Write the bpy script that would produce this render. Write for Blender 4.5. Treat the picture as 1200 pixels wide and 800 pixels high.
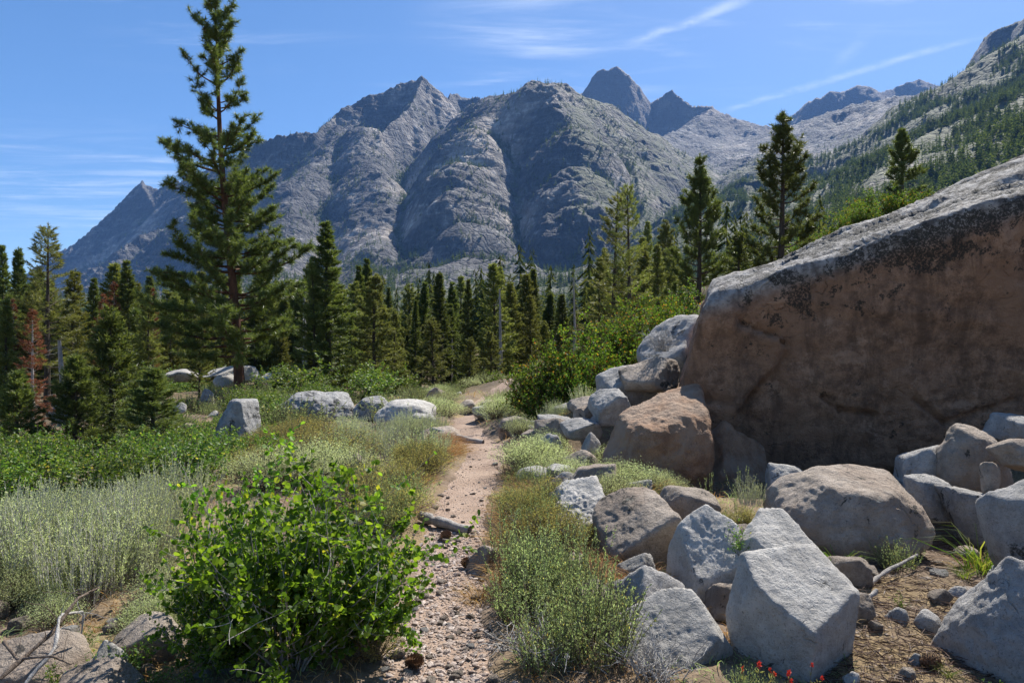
import bpy, math, random
import numpy as np

for o in list(bpy.data.objects):
    bpy.data.objects.remove(o)
SC = bpy.context.scene
COL = SC.collection
rad = math.radians

# ------------------------------------------------------------------ camera
CAM_H = 1.6
cam_data = bpy.data.cameras.new('camera')
cam_data.sensor_width = 36.0
cam_data.lens = 24.0
cam_data.clip_start = 0.05
cam_data.clip_end = 30000
cam = bpy.data.objects.new('camera', cam_data)
cam.location = (0, 0, CAM_H)
cam.rotation_euler = (rad(90), 0, 0)
COL.objects.link(cam)
SC.camera = cam

# ------------------------------------------------------------------ sun, sky, exposure
SUN_EL, SUN_AZ = 50.5, 33.0          # azimuth to the right of the view direction
SKY_STRENGTH = 0.085
sun_dir = np.array([math.sin(rad(SUN_AZ)) * math.cos(rad(SUN_EL)),
                    math.cos(rad(SUN_AZ)) * math.cos(rad(SUN_EL)), math.sin(rad(SUN_EL))])
sl = bpy.data.lights.new('sun', 'SUN')
sl.energy = 5.0
sl.angle = rad(0.53)
sl.color = (1.0, 0.955, 0.88)
sun = bpy.data.objects.new('sun', sl)
from mathutils import Vector
sun.rotation_euler = Vector([-v for v in sun_dir]).to_track_quat('-Z', 'Y').to_euler()
COL.objects.link(sun)

SC.view_settings.view_transform = 'Standard'
SC.view_settings.look = 'None'
SC.view_settings.exposure = 1.0
SC.view_settings.gamma = 1.0
SC.view_settings.use_curve_mapping = False
SC.render.engine = 'CYCLES'
SC.cycles.max_bounces = 6
SC.cycles.diffuse_bounces = 3
SC.cycles.glossy_bounces = 2
SC.cycles.transmission_bounces = 3
SC.cycles.transparent_max_bounces = 4
SC.cycles.volume_bounces = 0
SC.cycles.use_denoising = True
SC.cycles.sample_clamp_indirect = 8


class NT:
    """small helper to write node trees"""
    def __init__(self, tree):
        self.t = tree
        tree.nodes.clear()

    def n(self, kind, props=None, **ins):
        nd = self.t.nodes.new(kind)
        for k, v in (props or {}).items():
            setattr(nd, k, v)
        for k, v in ins.items():
            key = int(k[1:]) if k[0] == 'i' and k[1:].isdigit() else k.replace('_', ' ')
            self.set(nd, key, v)
        return nd

    def set(self, nd, key, v):
        s = nd.inputs[key]
        if isinstance(v, bpy.types.NodeSocket):
            self.t.links.new(v, s)
        elif isinstance(v, bpy.types.Node):
            self.t.links.new(v.outputs[0], s)
        else:
            if isinstance(v, tuple) and len(v) == 3 and s.type == 'RGBA':
                v = (*v, 1)
            s.default_value = v

    def math(self, op, a, b=0.0, clamp=False):
        nd = self.n('ShaderNodeMath', {'operation': op, 'use_clamp': clamp}, i0=a, i1=b)
        return nd.outputs[0]

    def ramp(self, fac, lo, hi):
        """smooth 0..1 step of fac between lo and hi"""
        return self.n('ShaderNodeMapRange', {'interpolation_type': 'SMOOTHSTEP'}, Value=fac,
                      From_Min=lo, From_Max=hi).outputs[0]

    def mix(self, fac, a, b, blend='MIX'):
        nd = self.t.nodes.new('ShaderNodeMix')
        nd.data_type = 'RGBA'
        nd.blend_type = blend
        for i, v in ((0, fac), (6, a), (7, b)):
            s = nd.inputs[i]
            if isinstance(v, bpy.types.NodeSocket):
                self.t.links.new(v, s)
            else:
                s.default_value = (*v, 1) if isinstance(v, tuple) else v
        return nd.outputs[2]

    def noise(self, vec, scale, detail=4, rough=0.55, dist=0.0):
        return self.n('ShaderNodeTexNoise', None, Vector=vec, Scale=scale, Detail=detail,
                      Roughness=rough, Distortion=dist).outputs[0]

    def cramp(self, fac, stops):
        nd = self.n('ShaderNodeValToRGB', None, Fac=fac)
        r = nd.color_ramp
        while len(r.elements) < len(stops):
            r.elements.new(0.5)
        for e, (p, c) in zip(r.elements, stops):
            e.position = p
            e.color = (*c, 1)
        return nd.outputs[0]


world = bpy.data.worlds.new('World')
SC.world = world
world.use_nodes = True
w = NT(world.node_tree)
sky = w.n('ShaderNodeTexSky', {'sky_type': 'NISHITA', 'sun_disc': False,
                               'sun_elevation': rad(SUN_EL), 'sun_rotation': rad(SUN_AZ),
                               'altitude': 2200, 'air_density': 1.0, 'dust_density': 2.0,
                               'ozone_density': 2.0})
# thin cirrus and old contrails on a high cloud layer: p = (x/z, y/z)
geo = w.n('ShaderNodeTexCoord')
sep = w.n('ShaderNodeSeparateXYZ', None, Vector=geo.outputs['Generated'])
zc = w.math('MAXIMUM', sep.outputs[2], 0.06)
cx_ = w.math('DIVIDE', sep.outputs[0], zc)
cy_ = w.math('DIVIDE', sep.outputs[1], zc)
pc = w.n('ShaderNodeCombineXYZ', None, X=cx_, Y=cy_).outputs[0]


def contrail(p, q, half, fade):
    """soft strip between two points of the cloud layer, frayed by noise"""
    p, q = np.array(p), np.array(q)
    d = q - p
    L = np.linalg.norm(d)
    d = d / L
    wob = w.math('MULTIPLY', w.math('SUBTRACT', w.noise(pc, 6.0, 4), 0.5), half * 1.6)
    ax = w.math('SUBTRACT', cx_, float(p[0]))
    ay = w.math('SUBTRACT', cy_, float(p[1]))
    t = w.math('ADD', w.math('MULTIPLY', ax, float(d[0])), w.math('MULTIPLY', ay, float(d[1])))
    s = w.math('ADD', w.math('SUBTRACT', w.math('MULTIPLY', ax, float(d[1])), w.math('MULTIPLY', ay, float(d[0]))), wob)
    a = w.math('SUBTRACT', 1.0, w.ramp(w.math('ABSOLUTE', s), 0.0, half))
    e0 = w.ramp(t, -fade, fade)
    e1 = w.math('SUBTRACT', 1.0, w.ramp(t, L - fade, L + fade))
    fray = w.ramp(w.noise(pc, 9.0, 5, 0.65), 0.25, 0.7)
    return w.math('MULTIPLY', w.math('MULTIPLY', a, fray), w.math('MULTIPLY', e0, e1))


def cl(px, py):
    u, v = (px - 600) / 800, (400 - py) / 800
    return (u / v, 1 / v)


c1 = w.math('MULTIPLY', contrail(cl(745, 50), cl(880, -4), 0.045, 0.08), 0.34)
c2 = w.math('MULTIPLY', contrail(cl(850, 130), cl(1130, 48), 0.05, 0.15), 0.26)
c3 = w.math('MULTIPLY', contrail(cl(980, 78), cl(1010, 45), 0.05, 0.15), 0.12)
mp = w.n('ShaderNodeMapping', None, Vector=pc, Rotation=(0, 0, rad(-24)), Scale=(0.8, 3.2, 1))
n1 = w.noise(mp.outputs[0], 1.6, 8, 0.62, 0.5)
n2 = w.noise(pc, 0.55, 2, 0.5)
cir = w.math('MULTIPLY', w.ramp(n1, 0.5, 0.78), w.ramp(n2, 0.42, 0.62))
cirrus = w.math('MULTIPLY', cir, 0.30)
# a wisp bank at upper middle and one low at the left
def bank(px, py, r):
    q = cl(px, py)
    dx = w.math('SUBTRACT', cx_, q[0]); dy = w.math('SUBTRACT', cy_, q[1])
    d = w.math('SQRT', w.math('ADD', w.math('MULTIPLY', dx, dx), w.math('MULTIPLY', dy, dy)))
    return w.math('MULTIPLY', w.math('SUBTRACT', 1.0, w.ramp(d, 0.0, r)), w.ramp(n1, 0.38, 0.72))
b1 = w.math('MULTIPLY', bank(630, 38, 0.5), 0.36)
b2 = w.math('MULTIPLY', bank(20, 225, 2.6), 0.26)
tot = w.math('MINIMUM', w.math('ADD', w.math('ADD', c1, w.math('ADD', c2, c3)), w.math('ADD', cirrus, w.math('ADD', b1, b2))), 0.75)
sat = w.n('ShaderNodeHueSaturation', None, Saturation=1.2, Value=1.0, Color=sky.outputs[0])
skyc = w.mix(tot, sat.outputs[0], (8.0, 8.4, 8.9))
bg = w.n('ShaderNodeBackground', None, Color=skyc, Strength=SKY_STRENGTH)
w.n('ShaderNodeOutputWorld', None, Surface=bg.outputs[0])

# ------------------------------------------------------------------ noise and mesh helpers (numpy)
_rs = np.random.RandomState(11)
_perm = np.tile(_rs.permutation(256), 3).astype(np.int32)
_g = _rs.normal(size=(256, 3))
_g = (_g / np.linalg.norm(_g, axis=1, keepdims=True)).astype(np.float32)


def pnoise(p):
    """gradient noise, p (n,3) -> (n,) about -0.6..0.6"""
    p = np.asarray(p, dtype=np.float32)
    i = np.floor(p).astype(np.int32)
    f = p - i
    u = f * f * f * (f * (f * 6 - 15) + 10)
    i &= 255
    out = 0
    for dx in (0, 1):
        ax = _perm[i[:, 0] + dx]
        wx = u[:, 0] if dx else 1 - u[:, 0]
        for dy in (0, 1):
            ay = _perm[ax + i[:, 1] + dy]
            wy = u[:, 1] if dy else 1 - u[:, 1]
            for dz in (0, 1):
                gi = _g[_perm[ay + i[:, 2] + dz] & 255]
                wz = u[:, 2] if dz else 1 - u[:, 2]
                dot = (gi[:, 0] * (f[:, 0] - dx) + gi[:, 1] * (f[:, 1] - dy) + gi[:, 2] * (f[:, 2] - dz))
                out = out + wx * wy * wz * dot
    return out


def fbm(p, octv=4, gain=0.5, lac=2.03, ridged=False):
    p = np.asarray(p, dtype=np.float32)
    a, s, tot = 1.0, 0.0, 0.0
    for k in range(octv):
        v = pnoise(p + 17.3 * k)
        if ridged:
            v = 1.0 - np.abs(v) * 2.2 - 0.5
        s = s + a * v
        a *= gain
        p = p * lac
    return s


def smooth(x, a, b):
    t = np.clip((x - a) / (b - a), 0, 1)
    return t * t * (3 - 2 * t)


class Acc:
    """collects vertex and face arrays (faces of any one width each) and links ONE mesh object"""
    def __init__(self):
        self.v, self.f, self.n = [], [], 0

    def add(self, v, f):
        v = np.asarray(v, dtype=np.float32).reshape(-1, 3)
        self.v.append(v)
        self.f.append(np.asarray(f, dtype=np.int64) + self.n)
        self.n += len(v)
        return self

    def mesh(self, name, mat, smooth_shade=False):
        me = bpy.data.meshes.new(name)
        V = np.concatenate(self.v) if self.v else np.zeros((0, 3), np.float32)
        loops = np.concatenate([f.ravel() for f in self.f]).astype(np.int32)
        sizes = np.concatenate([np.full(len(f), f.shape[1], np.int32) for f in self.f])
        starts = np.concatenate([[0], np.cumsum(sizes)[:-1]]).astype(np.int32)
        me.vertices.add(len(V))
        me.vertices.foreach_set('co', V.ravel())
        me.loops.add(len(loops))
        me.loops.foreach_set('vertex_index', loops)
        me.polygons.add(len(sizes))
        me.polygons.foreach_set('loop_start', starts)
        me.polygons.foreach_set('loop_total', sizes)
        me.polygons.foreach_set('use_smooth', np.full(len(sizes), smooth_shade, bool))
        me.materials.append(mat)
        me.update(calc_edges=True)
        return me


def link(name, me, parent=None, loc=None):
    o = bpy.data.objects.new(name, me)
    COL.objects.link(o)
    if parent is not None:
        o.parent = parent
    if loc is not None:
        o.location = loc
    return o


def tag(o, label=None, cat=None, group=None, kind=None):
    for k, v in (('label', label), ('category', cat), ('group', group), ('kind', kind)):
        if v:
            o[k] = v
    return o


def empty(name, loc=(0, 0, 0)):
    o = bpy.data.objects.new(name, None)
    o.empty_display_size = 0.2
    COL.objects.link(o)
    o.location = loc
    return o


def copy_tree(o, loc=None, rotz=None, scale=None, label=None, group=None, cat=None):
    c = o.copy()
    COL.objects.link(c)
    for ch in o.children:
        d = ch.copy()
        COL.objects.link(d)
        d.parent = c
        for g in ch.children:
            e = g.copy()
            COL.objects.link(e)
            e.parent = d
    if loc is not None:
        c.location = loc
    if rotz is not None:
        c.rotation_euler = (0, 0, rotz)
    if scale is not None:
        c.scale = scale if isinstance(scale, tuple) else (scale,) * 3
    if 'group' in c:
        del c['group']
    tag(c, label, cat, group)
    return c


def W(px, py, Y):
    """the point at depth Y that the photograph's pixel looks at"""
    return np.array([(px - 600) / 800 * Y, Y, CAM_H - (py - 400) / 800 * Y])
# ------------------------------------------------------------------ ground height
CTRL = []
for X in (-3, -1.2, 0, 1.2, 3):
    for Y in (-6, -2, 0, 1.5, 3, 4.5, 6):
        CTRL.append((X, Y, 0.0))
for px, py, Y in [
    # the trail and what lies beside it
    (520, 640, 5.33), (545, 560, 8), (565, 530, 9.9), (556, 512, 11.6), (546, 492, 15), (540, 484, 19),
    (640, 566, 7.8), (640, 545, 9.0), (620, 510, 12), (600, 492, 15), (620, 478, 20),
    (470, 560, 8), (450, 540, 9.6), (480, 512, 12.5), (440, 496, 15), (500, 490, 17),
    # left hand bank
    (300, 640, 5.6), (150, 690, 4.5), (40, 740, 3.9), (100, 640, 6.3), (20, 610, 7.6), (180, 580, 8.6),
    (350, 560, 8.5), (330, 525, 11), (230, 552, 11), (270, 530, 13), (130, 545, 14), (20, 540, 14),
    (370, 494, 16), (240, 490, 19), (280, 468, 24), (60, 505, 25), (-120, 520, 22), (420, 470, 25),
    (200, 462, 28), (400, 462, 32), (100, 478, 36), (-100, 485, 36), (500, 470, 34), (585, 470, 34), (300, 452, 42), (500, 452, 46),
    (100, 452, 55), (600, 455, 46), (700, 452, 40), (-300, 470, 55),
    # talus slope at the right
    (720, 575, 7.0), (900, 578, 7.4), (1100, 590, 6.9), (1180, 640, 5.6), (1000, 700, 4.25), (1200, 760, 3.5),
    (1320, 600, 6.3), (1000, 560, 9), (1200, 520, 10), (690, 500, 9.8), (720, 462, 11), (650, 488, 13), (760, 425, 13),
    (720, 430, 17), (830, 385, 16), (780, 395, 19), (900, 330, 20), (1000, 312, 22), (1060, 258, 28), (1200, 250, 24),
    (1300, 380, 14), (740, 425, 27), (680, 440, 29), (820, 370, 27), (900, 320, 32), (1100, 280, 42), (1300, 260, 36),
    (760, 418, 42), (900, 375, 48), (1100, 310, 60), (1300, 260, 60),
]:
    p = W(px, py, Y)
    CTRL.append((p[0], p[1], p[2]))
CTRL = np.array(CTRL)


def ctrl_z(x, y):
    """smooth inverse distance surface through the control points, spacing scaled with distance"""
    x = np.asarray(x, float).ravel(); y = np.asarray(y, float).ravel()
    out = np.zeros(len(x))
    s = (0.35 + 0.10 * np.hypot(CTRL[:, 0], CTRL[:, 1])) ** 2
    for a in range(0, len(x), 20000):
        b = slice(a, a + 20000)
        d2 = (x[b, None] - CTRL[None, :, 0]) ** 2 + (y[b, None] - CTRL[None, :, 1]) ** 2
        wt = 1.0 / (d2 / s[None, :] + 0.35) ** 2.2
        out[b] = (wt * CTRL[None, :, 2]).sum(1) / wt.sum(1)
    return out


# trail centre line and half width (from the camera's feet to where it drops out of sight)
TRAIL = np.array([(-0.10, -2.0, 0.30), (-0.16, 0.8, 0.30), (-0.27, 2.4, 0.30), (-0.35, 3.2, 0.29), (-0.43, 4.3, 0.27), (-0.46, 5.3, 0.25),
                  (-0.50, 6.4, 0.27), (-0.49, 7.4, 0.28), (-0.42, 8.4, 0.29), (-0.36, 9.8, 0.29), (-0.50, 11.0, 0.27), (-0.82, 12.8, 0.27),
                  (-1.05, 15.0, 0.24), (-1.25, 18.0, 0.26), (-0.9, 22.0, 0.3), (0.5, 28.0, 0.3)])
_ty = np.linspace(-2, 28, 400)


def _cr(col):
    """smooth interpolation of a trail column over y"""
    v = np.interp(_ty, TRAIL[:, 1], TRAIL[:, col])
    k = np.ones(15) / 15
    return np.convolve(np.pad(v, 7, 'edge'), k, 'valid')


_tx, _tw = _cr(0), _cr(2)


def trail_d(x, y):
    """signed measure: 0 at the middle of the trail, 1 at its edge"""
    cx = np.interp(y, _ty, _tx)
    hw = np.interp(y, _ty, _tw)
    e = 0.18 * pnoise(np.stack([np.asarray(x) * 3, np.asarray(y) * 3, 0 * np.asarray(x)], -1).reshape(-1, 3)).reshape(np.shape(x)) * 2
    dd = np.abs(x - cx) / hw + e
    return np.where((y > 28), 9.0, dd)


def gz(x, y, fine=True):
    """ground height"""
    x = np.asarray(x, float); y = np.asarray(y, float)
    sh = x.shape
    x = x.ravel(); y = y.ravel()
    z = ctrl_z(x, y)
    r = np.hypot(x, y)
    q = np.stack([x, y, 0 * x], -1)
    z += 0.22 * np.clip(r / 18, 0, 1) * fbm(q * 0.35, 3)
    td = trail_d(x, y)
    off = smooth(td, 0.8, 2.2)
    z += 0.07 * off * fbm(q * 1.3 + 5, 4) + 0.05 * off - 0.03
    if fine:
        z += 0.018 * fbm(q * 6.0 + 9, 3) * (0.5 + 0.5 * off)
    return z.reshape(sh)


def gz1(x, y):
    return float(gz(np.array([x]), np.array([y]))[0])


# ------------------------------------------------------------------ ground material
def mat_new(name):
    m = bpy.data.materials.new(name)
    m.use_nodes = True
    return m, NT(m.node_tree)


def mat_ground():
    m, t = mat_new('dry_soil')
    P = t.n('ShaderNodeNewGeometry').outputs['Position']
    n1 = t.noise(P, 0.7, 5, 0.6)
    n2 = t.noise(P, 9.0, 6, 0.7)
    n3 = t.noise(P, 55.0, 4, 0.7)
    soil = t.cramp(n2, [(0.25, (0.085, 0.06, 0.042)), (0.5, (0.17, 0.125, 0.09)), (0.75, (0.27, 0.205, 0.15))])
    straw = t.cramp(n3, [(0.3, (0.10, 0.07, 0.04)), (0.6, (0.30, 0.22, 0.12)), (0.8, (0.42, 0.33, 0.2))])
    c = t.mix(t.ramp(n1, 0.42, 0.6), soil, straw)
    vo = t.n('ShaderNodeTexVoronoi', {'feature': 'F1'}, Vector=P, Scale=26.0)
    peb = t.math('SUBTRACT', 1.0, t.ramp(vo.outputs['Distance'], 0.15, 0.42))
    pm = t.math('MULTIPLY', peb, t.ramp(t.noise(P, 2.0, 3), 0.5, 0.6))
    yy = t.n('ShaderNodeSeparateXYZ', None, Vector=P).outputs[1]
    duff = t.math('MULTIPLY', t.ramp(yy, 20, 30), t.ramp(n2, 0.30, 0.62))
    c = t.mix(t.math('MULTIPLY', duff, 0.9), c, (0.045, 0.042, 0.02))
    c = t.mix(pm, c, t.mix(vo.outputs['Color'], (0.22, 0.18, 0.15), (0.38, 0.33, 0.29)))
    b = t.n('ShaderNodeBump', None, Strength=0.9, Distance=0.02, Height=t.math('ADD', t.math('MULTIPLY', pm, 0.6), t.math('ADD', n2, t.math('MULTIPLY', n3, 0.5))))
    bs = t.n('ShaderNodeBsdfPrincipled', None, Base_Color=c, Roughness=0.95, Normal=b.outputs[0])
    t.set(bs, 'Specular IOR Level', 0.15)
    t.n('ShaderNodeOutputMaterial', None, Surface=bs.outputs[0])
    return m


def mat_trail():
    m, t = mat_new('trail_dust')
    P = t.n('ShaderNodeNewGeometry').outputs['Position']
    n1 = t.noise(P, 2.2, 5, 0.6)
    n2 = t.noise(P, 30.0, 5, 0.7)
    c = t.cramp(t.math('ADD', t.math('MULTIPLY', n1, 0.5), t.math('MULTIPLY', n2, 0.5)),
                [(0.3, (0.16, 0.108, 0.078)), (0.5, (0.30, 0.218, 0.165)), (0.7, (0.41, 0.315, 0.25))])
    vo = t.n('ShaderNodeTexVoronoi', None, Vector=P, Scale=42.0, Randomness=1.0)
    vo2 = t.n('ShaderNodeTexVoronoi', None, Vector=P, Scale=95.0)
    h = t.math('ADD', t.math('SUBTRACT', 1.0, t.ramp(vo.outputs['Distance'], 0.1, 0.5)), t.math('MULTIPLY', n2, 0.6))
    h = t.math('ADD', h, t.math('MULTIPLY', t.math('SUBTRACT', 1.0, vo2.outputs['Distance']), 0.3))
    c = t.mix(t.math('MULTIPLY', t.math('SUBTRACT', 1.0, t.ramp(vo.outputs['Distance'], 0.15, 0.45)), 0.5), c,
              t.mix(vo.outputs['Color'], (0.30, 0.23, 0.2), (0.52, 0.45, 0.41)))
    b = t.n('ShaderNodeBump', None, Strength=0.8, Distance=0.012, Height=h)
    bs = t.n('ShaderNodeBsdfPrincipled', None, Base_Color=c, Roughness=0.95, Normal=b.outputs[0])
    t.set(bs, 'Specular IOR Level', 0.12)
    t.n('ShaderNodeOutputMaterial', None, Surface=bs.outputs[0])
    return m


def grid_faces(nr, nc, wrap=False):
    i = np.arange(nr - 1)[:, None] * nc + np.arange(nc - 1)[None, :]
    f = np.stack([i, i + 1, i + nc + 1, i + nc], -1).reshape(-1, 4)
    if wrap:
        j = np.arange(nr - 1) * nc
        f = np.concatenate([f, np.stack([j + nc - 1, j, j + nc, j + 2 * nc - 1], -1)])
    return f


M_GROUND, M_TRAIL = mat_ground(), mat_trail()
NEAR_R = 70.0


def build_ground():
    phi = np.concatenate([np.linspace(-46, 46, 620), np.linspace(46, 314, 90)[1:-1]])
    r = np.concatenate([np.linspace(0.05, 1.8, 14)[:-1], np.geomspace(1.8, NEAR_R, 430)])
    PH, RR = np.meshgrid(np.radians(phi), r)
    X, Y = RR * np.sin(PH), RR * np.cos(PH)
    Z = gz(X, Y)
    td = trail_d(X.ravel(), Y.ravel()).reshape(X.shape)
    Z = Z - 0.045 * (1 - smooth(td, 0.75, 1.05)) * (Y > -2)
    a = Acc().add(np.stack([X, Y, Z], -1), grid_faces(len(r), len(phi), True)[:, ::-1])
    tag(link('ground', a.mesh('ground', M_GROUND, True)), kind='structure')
    # trail: its own sheet, edges tucked under the ground
    ys = np.concatenate([np.arange(-1.9, 12, 0.035), np.arange(12, 27.9, 0.1)])
    s = np.linspace(-1.35, 1.35, 37)
    S, YY = np.meshgrid(s, ys)
    cx = np.interp(YY, _ty, _tx); hw = np.interp(YY, _ty, _tw)
    XX = cx + S * hw
    td = trail_d(XX.ravel(), YY.ravel()).reshape(XX.shape)
    ZZ = gz(XX, YY) - 0.012 - 0.10 * smooth(td, 0.92, 1.35)
    a = Acc().add(np.stack([XX, YY, ZZ], -1), grid_faces(len(ys), len(s))[:, :])
    tag(link('trail', a.mesh('trail', M_TRAIL, True)), kind='structure')


build_ground()
# ------------------------------------------------------------------ mountains
def seg_field(x, y, pts, slope, p=1.0, scale=300.0):
    """height of a ridge: crest height minus a profile of the distance to the crest line"""
    best = np.full(len(x), -1e6, np.float32)
    for (a, b) in zip(pts[:-1], pts[1:]):
        dx, dy = b[0] - a[0], b[1] - a[1]
        L2 = dx * dx + dy * dy + 1e-6
        t = np.clip(((x - a[0]) * dx + (y - a[1]) * dy) / L2, 0, 1)
        d = np.hypot(x - a[0] - t * dx, y - a[1] - t * dy)
        h = a[2] + t * (b[2] - a[2]) - slope * scale * (d / scale) ** p
        best = np.maximum(best, h)
    return best


RIDGES = [
    # (points as photo pixel + distance, slope, profile power, profile scale)
    ([(20, 330, 3700), (60, 297, 3600), (100, 275, 3550), (130, 262, 3500), (140, 252, 3480), (150, 240, 3450), (156, 227, 3430), (162, 221, 3400), (172, 219, 3400), (180, 222, 3380), (190, 220, 3350), (206, 213, 3300), (228, 204, 3200), (250, 200, 3100), (275, 186, 2950), (300, 166, 2700)], 1.20, 1.0, 300),
    ([(290, 190, 2650), (210, 255, 2700), (150, 290, 2500), (80, 335, 2400)], 1.04, 1.0, 300),
    ([(168, 214, 3400), (190, 270, 3000), (200, 300, 2700)], 1.43, 1.0, 300),
    ([(296, 172, 2550), (310, 163, 2500), (335, 160, 2450), (375, 155, 2500), (397, 140, 2700), (412, 122, 2750), (440, 112, 2800), (470, 101, 2850), (490, 93, 2850), (505, 103, 2850), (516, 115, 2850)], 1.49, 1.0, 300),
    ([(490, 93, 2850), (478, 125, 2600), (450, 160, 2400)], 1.56, 1.0, 300),
    ([(516, 116, 2950), (532, 110, 3100), (550, 116, 3100), (580, 112, 3000)], 1.82, 1.0, 300),
    ([(400, 150, 2600), (368, 200, 2200), (340, 260, 1850), (318, 330, 1500)], 0.95, 1.5, 240),
    ([(430, 150, 2500), (440, 205, 2100), (450, 245, 1800), (440, 285, 1560)], 1.1, 1.6, 190),
    ([(552, 122, 2350), (575, 106, 2250), (600, 101, 2200), (622, 97, 2150), (645, 96, 2150), (668, 101, 2150), (690, 116, 2150), (720, 129, 2200), (760, 153, 2300), (800, 178, 2400), (840, 208, 2500), (870, 240, 2500)], 1.30, 1.25, 300),
    ([(580, 118, 2200), (555, 155, 1980), (540, 190, 1840), (545, 225, 1720), (560, 262, 1600)], 1.05, 1.9, 210),
    ([(652, 104, 2080), (668, 150, 1900), (676, 198, 1740), (680, 230, 1650)], 1.1, 1.9, 190),
    ([(720, 129, 2180), (735, 185, 1950), (752, 240, 1700), (760, 290, 1500)], 1.23, 1.1, 260),
    ([(790, 172, 2380), (815, 230, 2000), (830, 290, 1700)], 0.70, 1.0, 260),
    ([(640, 140, 4700), (685, 104, 4550), (692, 91, 4500), (700, 81, 4500), (722, 80, 4500), (734, 88, 4500), (746, 100, 4500), (762, 121, 4500), (775, 113, 4450), (788, 106, 4450), (801, 115, 4400), (820, 125, 4350), (836, 124, 4300), (852, 139, 4300), (872, 147, 4300), (900, 154, 4500)], 1.95, 1.0, 300),
    ([(836, 126, 4300), (800, 150, 3900), (770, 165, 3500), (745, 180, 3000)], 0.60, 1.0, 300),
    ([(900, 156, 5300), (925, 137, 5100), (945, 122, 5000), (975, 110, 5000), (1005, 101, 5000), (1020, 101, 5000), (1034, 111, 5200), (1050, 102, 5400), (1075, 92, 5400), (1096, 99, 5400), (1130, 110, 5200)], 1.43, 1.0, 300),
    ([(860, 165, 3800), (920, 152, 3500), (960, 136, 3350), (1010, 123, 3200), (1060, 113, 3000), (1105, 102, 2800)], 0.55, 1.0, 300),
    ([(1090, 112, 2900), (1105, 100, 2800), (1130, 84, 2550), (1142, 74, 2450), (1147, 50, 2380), (1160, 38, 2300), (1185, 27, 2250), (1200, 16, 2200), (1300, -60, 2100), (1500, -120, 2000)], 1.69, 1.0, 300),
    ([(1142, 80, 2380), (1200, 58, 1900), (1300, 20, 1500), (1500, -20, 1300)], 0.60, 1.0, 300),
    ([(1290, 118, 600), (1225, 132, 610), (1180, 150, 620), (1150, 172, 620)], 0.60, 1.3, 60),
]
RIDGES = [([W(*q) for q in pts], k, p, s) for pts, k, p, s in RIDGES]


def terrain_z(x, y):
    x = x.astype(np.float32); y = y.astype(np.float32)
    u = x / np.maximum(y, 1)
    q = np.stack([x, y, 0 * x], -1)
    far = smooth(y, 250, 900)
    wx = x + far * (42 * fbm(q / 420.0, 4) + 8 * fbm(q / 70.0 + 3, 3))
    wy = y + far * (42 * fbm(q / 420.0 + 31, 4) + 8 * fbm(q / 70.0 + 37, 3))
    # valley floor and the ramp up to the head of the valley
    z = -3 + 0.02 * np.clip(y - 100, 0, 2000) + 0.125 * np.clip(y - 500, 0, 1000) * (0.4 + 0.6 * smooth(x, -900, -150)) * (1 + 0.9 * fbm(q / 420.0 + 51, 3))
    x0 = 125 + 0.085 * np.clip(y - 600, 0, 2000)
    wall = 0.50 * np.clip(wx - x0 + 0.25 * (wx - x), 0, 3000)
    head = smooth(wx, 150, 800) * 0.30 * np.clip(y - 1050, 0, 2800)
    z = z + np.maximum(wall, head) + 0.35 * np.minimum(wall, head) * smooth(y, 1500, 2500) * 0.3
    z = z + smooth(y, 150, 700) * (5.5 * fbm(q / 45.0 + 5, 4, 0.6, ridged=True)) + far * (20 * fbm(q / 160.0 + 7, 4) + 20 * smooth(y, 900, 1500) * fbm(q / 300.0, 4, ridged=True))
    m = z.copy()
    for pts, k, p, s in RIDGES:
        zz = seg_field(wx, wy, pts, k, p, s)
        # smooth maximum
        sm = 30.0
        h = np.clip(0.5 + 0.5 * (zz - m) / sm, 0, 1)
        m = m * (1 - h) + zz * h + sm * h * (1 - h) * 0.7
    up = np.clip((m - z) / 150.0, 0, 1)
    # gullies, buttresses and ledges
    det = 24 * fbm(q / 260.0 + 11, 5, 0.46, ridged=True) + 1.5 * fbm(q / 34.0, 4, ridged=True)
    m = m + up * (det - 10) + smooth(y, 1800, 3000) * np.clip(up, 0, 1) * 15 * fbm(q / 85.0 + 23, 4, 0.55, ridged=True)
    led = m / 26.0 + x * 0.012 + 1.6 * fbm(q / 120.0 + 3, 3)
    stp = np.floor(led) + smooth(led - np.floor(led), 0.25, 0.75)
    m = m + up * (0.10 + 0.25 * smooth(fbm(q / 500.0 + 9, 2), 0, 0.3)) * 26 * (stp - led)
    return m


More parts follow.
